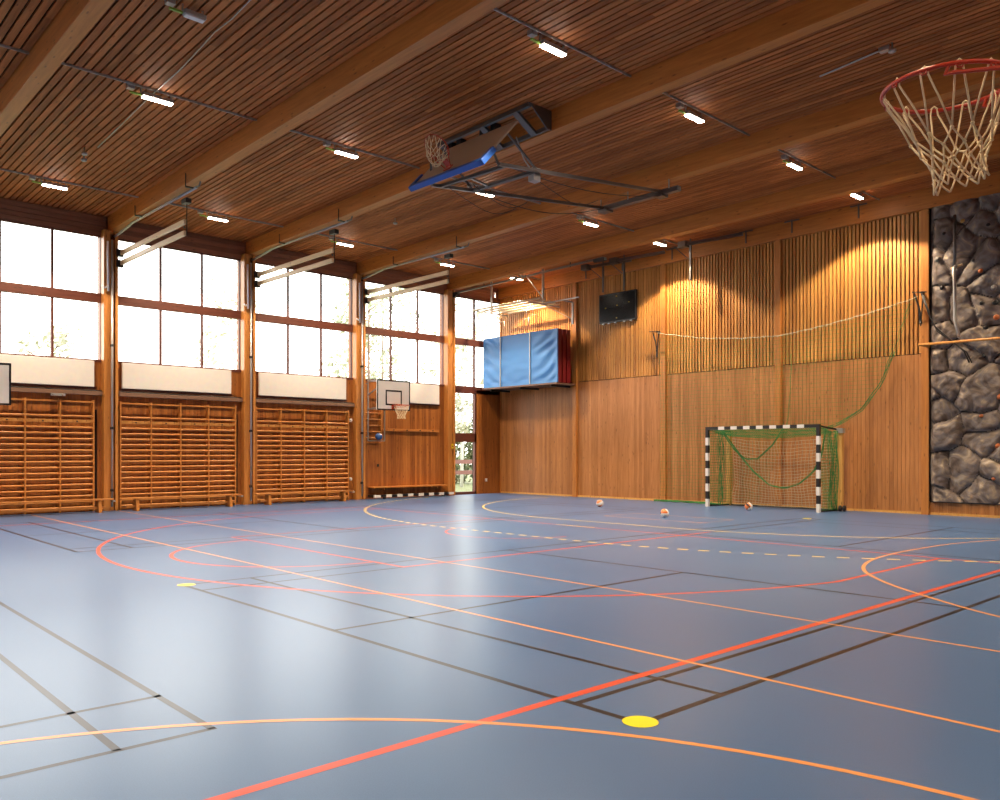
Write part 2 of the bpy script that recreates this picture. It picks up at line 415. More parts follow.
# ------------------------------------------------------------------ window wall
wl = MB()
def planks_y(mb, ya, yb_, z0, z1, m=0):
    n = max(1, round((yb_-ya)/.094)); st = (yb_-ya)/n
    for k in range(n): mb.box(-.02, .02, ya+k*st+.002, ya+(k+1)*st-.002, z0, z1, m)
bays = []
yy = [0.0] + YC + [YB]
for i in range(len(yy)-1): bays.append((yy[i+1]+(.18 if i < len(YC) else 0), yy[i]-(.18 if i else 0)))
for i, (ya, yb_) in enumerate(bays):
    wl.box(-.2, -.02, ya, yb_, 6.67, 7.6, 1)
    for k in range(4): wl.box(-.02, .03, ya-(.1 if i < len(YC) else 0), yb_+(.1 if i else 0), 6.675+k*.115, 6.675+(k+1)*.115-.006, 1)
    if i == 0:
        wl.box(-.2, -.02, -1.17, yb_, 0, 3.55, 2); planks_y(wl, -1.17, yb_, 0, 3.55)
    else:
        wl.box(-.2, -.02, ya, yb_, 0, 3.60, 2); planks_y(wl, ya, yb_, 0, 3.62)
for y in YC: wl.box(-.2, -.03, y-.2, y+.2, 0, 7.6, 1)
wl.box(-.25, -.10, YB-.2, .2, 6.69, 7.8, 2)
for (g0, g1) in ((-13.53,-13.44),(-9.94,-9.84),(-6.38,-6.28)): wl.box(.02, .028, g0, g1, .05, 2.45, 2)  # gap shade beside the wall bars, painted on as thin dark strips
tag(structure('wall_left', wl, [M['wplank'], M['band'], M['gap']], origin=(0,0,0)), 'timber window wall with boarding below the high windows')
wn = 0
for i, (ya, yb_) in enumerate(bays):
    wn += 1
    root = bpy.data.objects.new('window_%d' % wn, None); COL.objects.link(root); root.location = (-.06, (ya+yb_)/2, 3.6)
    root['kind'] = 'structure'; root['label'] = 'tall timber framed window, number %d from the end wall corner' % wn; ORG[root.name] = np.array(root.location)
    f = MB(); fw = .055
    f.box(-.09, .0, ya, yb_, 6.64, 6.70); f.box(-.10, .02, ya, yb_, 5.045, 5.265)
    if i == 0: f.box(-.09, .02, ya, yb_, 3.42, 3.66)
    else: f.box(-.09, .04, ya, yb_, 3.60, 3.66)
    np_ = 2 if i == 0 else 3
    for k in range(np_+1):
        y = ya + (yb_-ya)*k/np_
        if i == 0 and k == 1: y = -1.24
        w_ = fw if 0 < k < np_ else .04
        f.box(-.08, -.005, y-w_/2, y+w_/2, 3.64, 6.66)
    if i == 0:
        f.box(-.09, .01, ya, -1.17, 1.77, 2.07); f.box(-.09, .01, ya, -1.17, 0, .09)
        f.box(-.09, .01, ya, ya+.05, 0, 3.45); f.box(-.09, .01, -1.24, -1.15, 0, 3.45)
    f.build('window_frame', M['framew'], root)
    g = MB(); g.box(-.052, -.046, ya+.02, yb_-.02, 3.64, 6.66)
    if i == 0: g.box(-.052, -.046, ya+.04, -1.2, .08, 3.45)
    g.build('glass', M['glass'], root)
for i, y in enumerate(YC):
    zt = 6.79
    b = MB(); b.box(-.12, .22, y-.19, y-.04, 0, zt); b.box(-.12, .16, y-.02, y+.06, 0, zt); b.box(-.12, .20, y+.08, y+.15, 0, zt); b.box(-.12, .08, y-.05, y+.09, 0, zt)
    trim(b, M['column'], 'laminated timber column on the window wall, number %d from the end wall' % (i+1), .005)
b = MB(); b.box(-.02, .06, -.07, -.0, 0, 6.8); trim(b, M['column'], 'timber corner post where window wall meets end wall', .004)

# other walls (outside the view)
b = MB(); b.box(XR, XR+.2, YB, .1, 0, 7.9); structure('wall_right', b, M['wall'])
b = MB(); b.box(-.2, XR+.2, YB-.2, YB, 0, 7.9); structure('wall_front', b, M['wall'])

# ------------------------------------------------------------------ pale panels, shelves, wall bars, benches along the window wall
pan = [(-16.4,-13.52,'cream panel under the windows, partly behind the cut-off backboard at the picture edge'), (-12.87,-10.05,'longest fully visible cream panel, fourth window bay from the end wall'), (-9.24,-6.44,'cream panel under the third window bay from the end wall'), (-5.3,-2.87,'short cream panel partly behind the white basketball backboard')]
for (a, b_, t) in pan:
    r = thing('wall_panel', (.1, (a+b_)/2, 2.99), t, 'panel', 'cream panels under the windows')
    MB().box(.02, .10, a, b_, 2.99, 3.62).build('panel', M['panelw'], r, bevel=.008)
    MB().box(.02, .06, a-.03, b_+.05, 2.94, 2.985).build('bracket', M['framew'], r)
for i, (ya, yb_) in enumerate(bays[1:5]):
    if i == 0: continue
    r = thing('wall_shelf', (.1, (ya+yb_)/2, 2.80), ['', 'brown ledge above the wall bars in the third bay from the end wall', 'brown ledge above the wall bars in the fourth bay from the end wall', 'brown ledge with a small metal clamp under it, above wall bars'][i], 'shelf', 'ledges above the wall bars')
    MB().box(.02, .14, ya+.01, yb_-.01, 2.79, 2.885).build('board', M['ledge'], r, bevel=.004)
    MB().cyl((.10, ya+.02, 2.90), (.10, yb_-.02, 2.90), .014, 8).build('pipe', M['dark'], r)
RZ = [2.27, 2.0, 1.865, 1.73, 1.595, 1.46, 1.325, 1.19, 1.055, .92, .785, .65, .515, .38, .245, .11]
def wallbars(y0, y1, n, label):
    r = thing('wall_bars', (.12, (y0+y1)/2, 0), label, 'wall bars', 'wooden wall bars under the windows')
    st = (y1-y0)/n; up = None; rg = None; bd = None
    for k in range(n+1):
        y = y0+k*st
        if up is None: up = MB().box(.02, .19, y-.018, y+.018, 0, 2.66).build('upright', M['bars'], r, bevel=.005)
        else: part_copy(up, r, (0, k*st, 0))
    for k in range(n):
        ya = y0+k*st+.018; yb_ = ya+st-.036; d = (0, k*st, 0)
        if k == 0:
            top = MB().box(.13, .185, ya, yb_, 2.595, 2.635).build('top_rail', M['bars'], r, bevel=.004)
            br = MB().box(.14, .165, ya, yb_, 2.115, 2.19)
            bd = br.build('board', M['upper'], r, bevel=.004)
            kn = MB().lathe((.165, (ya+yb_)/2, 2.15), [(.004,.012),(.018,.012),(.018,0)], 8, axis=(1,0,0)).build('bolt', M['dark'], bd)
            rg = MB(); rg.v = []
            prof = [(.02*math.cos(q*PI/4)*1.05, .028*math.sin(q*PI/4)) for q in range(8)]
            vs = [(.155+a, yv, RZ[0]+b) for yv in (ya, yb_) for (a, b) in prof]
            rg.add(vs, [(j, (j+1) % 8, 8+(j+1) % 8, 8+j) for j in range(8)])
            rg = rg.build('rung', M['bars'], r, smooth=True)
        else:
            part_copy(top, r, d); c = part_copy(bd, r, d); part_copy(kn, c, (0,0,0)); part_copy(rg, r, d)
        for zz in RZ[1:]: part_copy(rg, r, (0, k*st, zz-RZ[0]))
    return r
wallbars(-16.49, -13.56, 4, 'wooden wall bars under the ledge with the metal clamp, cut by the picture edge')
wallbars(-12.94, -9.97, 4, 'wooden wall bars in the fourth window bay from the end wall')
wallbars(-9.36, -6.41, 4, 'wooden wall bars with two white hooks beside them, near the wall basket')
# short bars and panel behind the wall basket
r = thing('wall_bars', (.12, -5.47, 1.74), 'short section of wall bars behind the white hanging backboard', 'wall bars')
for k, y in enumerate((-5.79, -5.2)): MB().box(.02, .14, y-.018, y+.018, 1.74, 2.85).build('upright', M['bars'], r, bevel=.004)
for zz in (1.86, 2.05, 2.24, 2.43, 2.62): MB().cyl((.11, -5.77, zz), (.11, -5.22, zz), .022, 8).build('rung', M['bars'], r, smooth=True)
r = thing('storage_hatch', (.05, -5.47, 0), 'flat wooden hatch panel below the short wall bars', 'panel')
MB().box(.02, .05, -5.74, -5.14, .34, 1.70).build('panel', M['wplank'], r, bevel=.004); MB().box(.05, .075, -5.30, -5.24, .98, 1.06).build('handle', M['dark'], r)
r = thing('wall_rail', (.05, -4.0, 2.08), 'pale wooden hook rail on the boards under the white backboard', 'rail')
MB().box(.02, .07, -5.1, -2.86, 2.08, 2.16).build('board', M['bars'], r, bevel=.004)
for k in range(4): MB().lathe((.07, -4.7+k*.52, 2.12), [(.015,0),(.012,.04),(.02,.05)], 8, axis=(1,0,0)).build('peg', M['dark'], r)
r = thing('wall_rail', (.1, -4.2, .30), 'low wooden ledge above the striped bar near the glazed door', 'rail')
MB().box(.02, .34, -5.62, -2.75, .33, .37).build('board', M['bars'], r, bevel=.004)
for y in (-5.2, -3.1): MB().box(.02, .30, y-.02, y+.02, .27, .33).build('bracket', M['bars'], r)
# spare goal lying under the ledge
r = thing('goal_crossbar', (.3, -4.15, 0), 'black and white striped goal bar lying along the foot of the wall', 'goal')
for nm, off, mm in (('white_band', 0, 'white'), ('black_band', 1, 'black')):
    for k in range(off, 15, 2):
        MB().box(.42, .50, -5.68+k*.206, -5.68+(k+1)*.206, .05, .13).build(nm, M[mm], r)
for y in (-5.64, -2.63):
    q = MB(); q.box(.1, .42, y-.04, y+.04, .05, .13); q.build('post_end', M['black'], r)
for y in (-5.3, -3.0): MB().box(.40, .50, y-.03, y+.03, 0, .05).build('foot', M['dark'], r)
# benches
def bench(y0, y1, label):
    H_ = .285
    r = thing('gym_bench', (.6, (y0+y1)/2, 0), label, 'bench', 'low wooden gym benches')
    MB().box(.46, .72, y0, y1, H_, H_+.035).build('seat', M['bars'], r, bevel=.006)
    MB().box(.565, .615, y0+.15, y1-.15, .08, .14).build('balance_beam', M['bars'], r, bevel=.004)
    for y in (y0+.38, y1-.30):
        q = MB(); q.hexa([(.44,y-.035,0),(.74,y-.035,0),(.74,y+.035,0),(.44,y+.035,0),(.49,y-.035,H_),(.69,y-.035,H_),(.69,y+.035,H_),(.49,y+.035,H_)])
        q.build('leg', M['bars'], r, bevel=.004)
    q = MB(); q.box(.50, .68, y1-.01, y1+.05, H_-.045, H_-.005); q.build('hook', M['lsteel'], r)
bench(-17.0, -13.28, 'long wooden gym bench cut off by the picture edge, ending at a column')
bench(-13.10, -10.05, 'wooden gym bench before the wall bars of the fourth window bay')
bench(-9.62, -6.58, 'wooden gym bench before the wall bars that have white hooks beside them')

# small things on the window wall
q = MB(); q.box(.20, .235, -2.46, -2.38, 1.55, 1.70, 0); q.lathe((.235, -2.42, 1.62), [(.022,0),(.018,.012)], 12, 1, (1,0,0))
tag(q.build('alarm_button', [M['yellow'], M['red']]), 'small yellow alarm button on the column beside the glazed door', 'alarm')
q = MB(); q.box(.02, .05, -.78, -.70, .42, .52, 0); q.lathe((.05, -.74, .47), [(.028,0),(.026,.006),(.015,.004)], 12, 1, (1,0,0))
tag(q.build('wall_socket', [M['white'], M['panelw']]), 'white wall socket low on the boards in the corner beside the glazed door', 'socket')
for k, (y, zz) in enumerate(((-6.3, 2.38), (-6.3, .62))):
    q = MB(); q.box(.05, .12, y-.02, y+.04, zz-.05, zz+.05); q.cyl((.12, y, zz), (.17, y, zz), .03, 10)
    tag(q.build('wall_hook', M['white']), ['white hook beside the wall bars, the upper of the two', 'white hook beside the wall bars, the lower of the two'][k], 'hook', 'white wall hooks')
q = MB(); q.cyl((.24,-14.45,2.76),(.30,-14.45,2.76),.03,10); q.cyl((.24,-14.25,2.76),(.30,-14.25,2.76),.03,10); q.box(.18,.24,-14.5,-14.2,2.73,2.79)
tag(q.build('rail_clamp', M['lsteel']), 'small metal clamp hanging under the brown ledge', 'clamp')

# ------------------------------------------------------------------ baskets
def hoop_net(mb, C, drop, rad, rows, tilt=(0,0,0), r=.0036, jit=.006, side=None, nrm=None, sides=5, rnd=R):
    """C centre, drop unit vector, rows [(radius, distance)]"""
    n = 12; rings = []
    for k, (rr, h) in enumerate(rows):
        ring = []
        for i in range(n):
            a = 2*PI*(i + .5*(k % 2))/n
            p = C + side*math.cos(a)*rr + nrm*math.sin(a)*rr + drop*h
            if k:
                f = h/rows[-1][1]
                t = Vector(tilt); p = p + t*f*1.15 - drop*((side*math.cos(a)*rr + nrm*math.sin(a)*rr).dot(Vector((.68,.73,0))))*f*(.22 if t.length else 0) + Vector((rnd.uniform(-1,1), rnd.uniform(-1,1), rnd.uniform(-1,1)))*jit
            ring.append(p)
        rings.append(ring)
    # loops hung over the rim
    for i in range(n):
        c = C + (rings[0][i]-C)*1.0; a = 2*PI*i/n
        tn_ = (-side*math.sin(a) + nrm*math.cos(a))
        l0 = rings[1][(i-1) % n]; l1 = rings[1][i]
        pts = [l0, l0.lerp(c-tn_*.012, .5), c-tn_*.014 + drop*.02, c-tn_*.010 - drop*.008, c - drop*.016, c+tn_*.010 - drop*.008, c+tn_*.014 + drop*.02, l1.lerp(c+tn_*.012, .5), l1]
        mb.tube(pts, r, sides)
    for k in range(1, len(rows)-1):
        for i in range(n):
            A = rings[k][i]
            if k % 2: tg = (rings[k+1][i], rings[k+1][(i+1) % n])
            else: tg = (rings[k+1][(i-1) % n], rings[k+1][i])
            for B in tg:
                mid = A.lerp(B, .5) + drop*R.uniform(.000, .006)
                mb.tube([A, mid, B], r, sides)
            mb.lathe(A - drop*.006, [(r*1.2,0),(r*2.1,.006),(r*1.2,.012)], 6, axis=drop)
def ring(mb, C, side, nrm, rad, r, n=48, sides=8):
    mb.tube([C + side*math.cos(2*PI*i/n)*rad + nrm*math.sin(2*PI*i/n)*rad for i in range(n)], r, sides, closed=True)

def basket(parent, C, nrm, up, drop, rows, tilt=(0,0,0), cr=.0036, board_gap=.15, jit=.006):
    """rim, bracket, net. C rim centre, nrm points from the board to the court"""
    nrm = Vector(nrm).normalized(); up = Vector(up).normalized(); side = up.cross(nrm).normalized(); C = Vector(C)
    q = MB(); ring(q, C, side, nrm, .233, .009); rim = q.build('rim', M['rim'], parent, smooth=True)
    q = MB()
    for i in range(12):
        a = 2*PI*i/12; c = C + (side*math.cos(a) + nrm*math.sin(a))*.236
        t = -side*math.sin(a) + nrm*math.cos(a)
        q.tube([c - t*.012 - up*.006, c - t*.008 - up*.018, c + t*.008 - up*.018, c + t*.012 - up*.006], .003, 5)
    q.build('net_hooks', M['rim'], rim, smooth=True)
    q = MB(); bp = C - nrm*(.225+board_gap)
    for s_ in (-1, 1):
        a0 = C + side*s_*.215 - nrm*.085; a1 = a0 - up*.035 + nrm*.01; a2 = bp + side*s_*.06 - up*.045
        q.tube([a0, a1 + nrm*.004, a1 - nrm*.02, a2], .008, 7)
    q.bar(bp + up*.02 + nrm*.01, bp - up*.10 + nrm*.01, .16, .012, up=nrm)
    q.bar(bp + nrm*.01 - up*.01, C - nrm*.225 - up*.01, .12, .012, up=up)
    q.build('rim_bracket', M['rim'], rim, smooth=False)
    q = MB(); hoop_net(q, C, Vector(drop).normalized(), .225, rows, tilt, cr, jit, side, nrm)
    q.build('net', M['cord'], parent, smooth=True)
ROWS = [(.226,0),(.165,.175),(.135,.235),(.118,.29),(.112,.345),(.125,.40)]
def backboard(parent, C, nrm, up, w, h, t=.03, padding=None, face='white', mark=True):
    """C centre of lower edge of the board's front"""
    nrm = Vector(nrm).normalized(); up = Vector(up).normalized(); side = up.cross(nrm).normalized(); C = Vector(C)
    q = MB(); P = lambda a, b, c: C + side*a + up*b + nrm*c
    q.hexa([P(-w/2,0,-t),P(w/2,0,-t),P(w/2,0,0),P(-w/2,0,0),P(-w/2,h,-t),P(w/2,h,-t),P(w/2,h,0),P(-w/2,h,0)])
    bd = q.build('backboard', M[face], parent, bevel=.003)
    if mark:
        q = MB(); e = .002; lw = .05
        def fr(x0, x1, y0, y1, l):
            for (a0, a1, b0, b1) in ((x0,x1,y0,y0+l),(x0,x1,y1-l,y1),(x0,x0+l,y0+l,y1-l),(x1-l,x1,y0+l,y1-l)):
                q.hexa([P(a0,b0,.0005),P(a1,b0,.0005),P(a1,b0,e),P(a0,b0,e),P(a0,b1,.0005),P(a1,b1,.0005),P(a1,b1,e),P(a0,b1,e)])
        fr(-w/2, w/2, 0, h, .04); fr(-.295, .295, .15, .60, .045)
        q.build('target_lines', M['black'], bd)
    return bd, P

# near basket, upper right
HC = Vector((20.185, -16.56, 2.86))
r = thing('basketball_hoop', (20.6, -16.56, 2.2), 'large basketball hoop in the upper corner with orange rim and knotted pale net', 'basketball hoop')
basket(r, HC, (-1,0,0), (0,0,1), (0,0,-1), [(.226,0),(.150,.19),(.118,.245),(.102,.30),(.096,.345),(.098,.385)], tilt=(.038,.041,0), cr=.0040, jit=.010)
q = MB()   # gathered cord tied at the back of the rim
for k in range(9):
    a = R.uniform(0, 6.28); c = HC + Vector((.205, .10, -.05))
    q.tube([c + Vector((math.cos(a+j*.9)*.035*R.uniform(.6,1), math.sin(a+j*.9)*.035*R.uniform(.6,1), .045*math.sin(j*1.3+a))) for j in range(9)], .006, 5)
q.build('cord_bundle', M['cord'], r, smooth=True)
bd, P = backboard(r, (20.56, -16.56, 2.71), (-1,0,0), (0,0,1), 1.2, .9)
q = MB()
for s_ in (-.35, .35):
    q.bar((20.6, -16.56+s_, 2.85), (XR, -16.56+s_, 2.85), .05, .05); q.bar((20.6, -16.56+s_, 3.5), (XR, -16.56+s_, 3.5), .05, .05)
    q.bar((20.6, -16.56+s_, 2.8), (20.6, -16.56+s_, 3.6), .05, .05); q.bar((20.65, -16.56+s_, 2.85), (XR, -16.56+s_, 3.5), .03, .03)
q.build('support_arm', M['steel'], r)

# basket on the window wall, right
def wall_basket(yc, label, group=None, dz=0):
    r = thing('basketball_hoop', (.7, yc, 1.76), label, 'basketball hoop', group)
    backboard(r, (1.2, yc, 2.66+dz), (1,0,0), (0,0,1), 1.2, .9)
    basket(r, (1.575, yc, 2.80+dz), (1,0,0), (0,0,1), (0,0,-1), ROWS, cr=.005)
    q = MB()
    for s_ in (-.30, .30):
        y = yc+s_
        q.bar((.3, y, 1.76), (.3, y, 3.62), .035, .035)
        q.bar((.3, y, 3.55), (1.17, y, 3.55+dz), .03, .03); q.bar((.3, y, 2.72), (1.17, y, 2.80+dz), .03, .03); q.bar((.3, y, 3.15), (1.17, y, 3.5+dz), .025, .025)
        q.bar((.02, y, 3.5), (.3, y, 3.5), .03, .03); q.bar((.02, y, 1.9), (.3, y, 1.9), .03, .03); q.bar((1.155, y, 2.7+dz), (1.155, y, 3.55+dz), .03, .03)
    for zz in (1.77, 2.74, 3.6): q.bar((.3, yc-.3, zz), (.3, yc+.3, zz), .03, .03)
    q.build('support_frame', M['midsteel'], r)
    return r
WB = wall_basket(-5.50, 'wall basket near the glazed door, white backboard with black square and small hoop')
wall_basket(-16.14, 'white black-edged backboard cut off by the picture edge under the windows', dz=-.24)
# blue ball on the support frame
def ball(c, r, pat, label, group=None, name='handball'):
    # patched ball: icosphere faces coloured in patches
    import bmesh
    bm = bmesh.new(); bmesh.ops.create_icosphere(bm, subdivisions=3, radius=r)
    me = bpy.data.meshes.new(name)
    rot = Vector((.5,.3,.8)).normalized()
    seeds = [Vector((R.uniform(-1,1), R.uniform(-1,1), R.uniform(-1,1))).normalized() for _ in range(12)]
    for f in bm.faces:
        f.smooth = True; d = f.calc_center_median().normalized()
        k = max(range(12), key=lambda j: d.dot(seeds[j])); f.material_index = pat[1][k % len(pat[1])]
    bm.to_mesh(me); bm.free()
    for m_ in pat[0]: me.materials.append(M[m_])
    o = bpy.data.objects.new(name, me); COL.objects.link(o); o.location = c; ORG[o.name] = np.array(c)
    tag(o, label, 'ball', group)
    return o
M['borange'] = mat('ball_orange', (.75,.20,.05), .4)
M['bblue'] = mat('ball_blue', (.03,.10,.30), .45); M['bwhite'] = mat('ball_white', (.85,.80,.76), .4)
pt = (['bwhite','borange','black'], [0,1,0,0,2,0,1,0])
ball((7.39, -3.44, .095), .095, pt, 'white and orange handball on the floor between goal and corner, close to the wall', 'handballs on the floor')
ball((10.62, -5.12, .095), .095, pt, 'white and orange handball out on the open floor, the largest of the three', 'handballs on the floor')
ball((10.70, -1.78, .095), .095, pt, 'orange and white handball at the striped goal', 'handballs on the floor')
ball((.44, -5.5, 1.90), .11, (['bblue','steel'], [0,0,1,0,0,0,0,0,0,0,0,0]), 'blue and white ball held on the frame under the wall basket', name='ball')

# folded ceiling basket
r = thing('ceiling_basket', (10.65, -5.95, 6.1), 'ceiling-hung basketball backboard with blue padding folded up under the beams', 'basketball hoop')
up = Vector((0, .80, .85)).normalized(); nr = Vector((0, -.85, .80)).normalized()
bd, P = backboard(r, (10.65, -11.30, 6.05), nr, up, 1.8, 1.17, .035, face='tanboard', mark=False)
q = MB()
def pbox(a0,a1,b0,b1,c0,c1): q.hexa([P(a0,b0,c0),P(a1,b0,c0),P(a1,b0,c1),P(a0,b0,c1),P(a0,b1,c0),P(a1,b1,c0),P(a1,b1,c1),P(a0,b1,c1)])
pbox(-.95,.95,-.06,.03,-.07,.03); pbox(-.96,-.88,-.06,.33,-.07,.03); pbox(.88,.96,-.06,.33,-.07,.03)
q.build('padding', M['blue'], r, bevel=.012)
basket(r, Vector((10.65, -11.30, 6.05)) + up*.16 + nr*.40, nr, up, (0, -.25, -1), [(.226,0),(.17,.12),(.14,.18),(.12,.22),(.10,.26)], cr=.006, jit=.02)
q = MB()
A0, A1 = Vector((9.60, -5.9, 6.78)), Vector((9.85, -10.95, 6.12)); B0, B1 = Vector((11.10, -5.9, 6.80)), Vector((11.35, -10.75, 6.16))
q.bar(A0, A1, .055, .055); q.bar(B0, B1, .055, .055)
q.build('arm', M['steel'], r)
q = MB()
q.bar(A0.lerp(A1,.80), B0.lerp(B1,.80), .09, .05); q.bar(A0.lerp(A1,.96), B0.lerp(B1,.96), .06, .05)
q.bar(A0.lerp(A1,.80), A1 + Vector((.3,0,.55)), .03, .03); q.bar(B0.lerp(B1,.80), B1 + Vector((-.1,.3,.62)), .03, .03)
q.bar(A1, A1+Vector((.1,-.1,.35)), .04, .04); q.bar(B1, B1+Vector((-.1,-.1,.35)), .04, .04)
q.bar(A0.lerp(A1,.96).lerp(B0.lerp(B1,.96), .45), A0.lerp(A1,.80).lerp(B0.lerp(B1,.80), .25), .04, .03)
q.build('cross_frame', M['steel'], r)
q = MB(); q.box(9.45, 11.55, -5.97, -5.85, 6.72, 6.82)
q.box(9.5, 9.75, -6.02, -5.80, 6.68, 6.74); q.box(11.0, 11.2, -6.02, -5.80, 6.68, 6.74)
q.build('pivot_beam', M['steel'], r, bevel=.004)
q = MB()
for x in (9.56, 10.3, 11.35): q.cyl((x, -5.99, 6.8), (x, -5.99, zb(x)+.25), .014, 6)
q.build('hanger_rod', M['lsteel'], r)
q = MB()
q.tube([(10.9, -9.9, 6.95), (11.1, -9.9, 6.5), (11.15, -9.7, 6.28)], .012, 6); q.box(11.08, 11.22, -9.78, -9.62, 6.15, 6.38)
q.build('cylinder', M['lsteel'], r)
q = MB()
for (a, b_) in (((9.9,-10.6,6.14), 11), ((10.2,-10.3,6.2), 9), ((11.0,-9.6,6.3), 12)):
    x, y, zz = a; q.tube([(x+math.sin(k*.4)*.10, y+k*.16, zz-.28*math.sin(k*PI/b_)) for k in range(b_+1)], .006, 5)
q.tube([(11.1+ .0*k, -10.6+k*.47, 6.3+.04*k-.18*math.sin(k*PI/10)) for k in range(11)], .008, 5)
q.tube([(9.8, -9.5+k*.33, 6.22+.045*k-.2*math.sin(k*PI/10)) for k in range(11)], .008, 5)
q.build('cable', M['dark'], r, smooth=True)
# mounting frame for it on the beam
r = thing('mounting_frame', (10.2, -9.75, 6.95), 'grey steel mounting frame fixed to the beam above the folded backboard', 'frame')
q = MB(); yb_ = -9.60; xa, xb = 9.0, 11.45
q.bar((xa,-10.12,zc(xa)-.05), (xb,-10.12,zc(xb)-.05), .07, .07); q.bar((xa,yb_-.03,zb(xa)+.05), (xb,yb_-.03,zb(xb)+.05), .05, .07)
q.build('rail', M['steel'], r)
for x in (9.1, 10.25, 11.1): 
    MB().bar((x,-10.12,zc(x)-.07), (x,yb_-.05,zb(x)+.03), .13, .05).build('cross_bar', M['steel'], r)
q = MB(); x = 11.45; q.add([(x,-10.14,zc(x)-.02),(x,yb_,zc(x)-.02),(x,yb_,zb(x)),(x,yb_-.1,zb(x)),(x+.02,-10.14,zc(x)-.02),(x+.02,yb_,zc(x)-.02),(x+.02,yb_,zb(x)),(x+.02,yb_-.1,zb(x))],
    [(0,1,2,3),(7,6,5,4),(0,4,5,1),(1,5,6,2),(2,6,7,3),(3,7,4,0)]); q.build('gusset_plate', M['steel'], r)
for x in (9.2, 9.45, 10.1, 10.4): MB().box(x-.06, x+.06, -10.0, -9.85, zc(x)-.20, zc(x)-.02).build('pulley', M['dark'], r)

# ------------------------------------------------------------------ lamps on their power tracks
def lamp(x, y, label, lit=True, L=.235):
    z0 = zc(x)-.14
    r = thing('ceiling_lamp', (x, y, z0), label, 'lamp', 'ceiling lamps between the beams' if lit else None)
    q = MB(); q.box(x-.055, x+.055, y-L-.015, y+L+.015, z0+.012, z0+.075); q.build('housing', M['lsteel'], r, bevel=.01)
    MB().box(x-.048, x+.048, y-L, y+L, z0-.006, z0+.012).build('diffuser', M['led'] if lit else M['panelw'], r, bevel=.004)
    q = MB(); q.box(x-.04, x+.0, y-L-.20, y-L-.025, z0+.02, z0+.045); q.build('green_bar', M['green'], r)  # small green bar just off the end of the housing
    for d in (-L-.03, L-.02): MB().bar((x, y+d, z0+.05), (x, y+d, zc(x)), .02, .02).build('bracket', M['lsteel'], r)
    MB().box(x-.05, x+.05, y-L-.25, y-L-.14, zc(x)-.07, zc(x)-.0).build('adapter', M['lsteel'], r)
    if lit:
        ld = bpy.data.lights.new('lamp_light', 'SPOT'); ld.energy = LAMP_W * (.6 if x > 16 else 1); ld.color = (1, .80, .55); ld.spot_size = math.radians(116); ld.spot_blend = .2; ld.shadow_soft_size = .07
        lo = bpy.data.objects.new('lamp_light', ld); COL.objects.link(lo); lo.parent = r; lo.location = (0, 0, -.03)
LAMP_W = 640
XL = [2.0, 7.65, 13.1, 18.6]; YLm = [-1.2, -4.1, -7.7, -11.3, -14.9, -18.5, -22.1, -25.7]
rown = [q_+' from the end wall' for q_ in ('first', 'second', 'third', 'fourth', 'fifth', 'sixth', 'seventh', 'eighth')]
coln = ['in the window-side row', 'in the middle row', 'in the row towards the climbing wall', 'in the row outside the picture']
for i, x in enumerate(XL):
    for j, y in enumerate(YLm):
        lamp(x, y, 'lit ceiling lamp %s, %s' % (coln[i], rown[j]))
        yi = -.2 if j == 0 else YC[j-1]-.05; yo = YC[j]+.2
        if i < 3:
            q = MB(); q.box(x+.075, x+.10, yo, yi, zc(x)-.028, zc(x)); q.box(x+.082, x+.093, yo+.02, yi-.02, zc(x)-.034, zc(x)-.028)
            tag(q.build('power_track', M['lsteel']), 'grey power track %s, %s' % (coln[i], rown[j]), 'track', 'power tracks on the ceiling')
lamp(10.5, -15.5, 'unlit grey ceiling fixture beside the curving pale cable', False, .13)
q = MB(); x = 10.4; q.box(x+.075, x+.10, -16.5, -15.8, zc(x)-.028, zc(x)); q.box(x+.06, x+.115, -15.86, -15.8, zc(x)-.05, zc(x))
tag(q.build('power_track', M['lsteel']), 'short grey power track feeding the unlit fixture', 'track')
q = MB(); cp = [(11.9,-15.0),(11.2,-15.06),(10.62,-15.03),(10.13,-15.05),(9.68,-15.02),(8.7,-14.96),(7.46,-14.95),(6.0,-14.90),(4.6,-14.86)]
q.tube([(a, b, zc(a)-.02) for a, b in cp], .010, 6); tag(q.build('ceiling_cable', M['lsteel'], smooth=True), 'long pale cable curving across the ceiling slats', 'cable')
for k, (x, y, l) in enumerate(((4.37,-15.03,'round grey detector at the end of the long ceiling cable'),(4.02,-14.93,'small grey sensor hanging close to the detector of the long ceiling cable'),(16.4,-7.55,'grey detector on the ceiling close to the large hoop'),(4.5,-7.85,'small hanging sensor under the ceiling in the middle of the hall'))):
    q = MB(); zz = zc(x); q.lathe((x,y,zz-.15), [(.03,0),(.055,.015),(.055,.05),(.02,.055),(.012,.06),(.012,.15)], 14)
    tag(q.build('smoke_detector', M['lsteel'], smooth=True), l, 'detector')
q = MB(); q.tube([(15.2,-7.35,zc(15.2)-.02),(16.35,-7.5,zc(16.3)-.02)], .012, 6); q.box(16.2,16.35,-7.55,-7.45,zc(16)-.06,zc(16))
tag(q.build('ceiling_conduit', M['lsteel']), 'short conduit leading to the detector close to the large hoop', 'conduit')

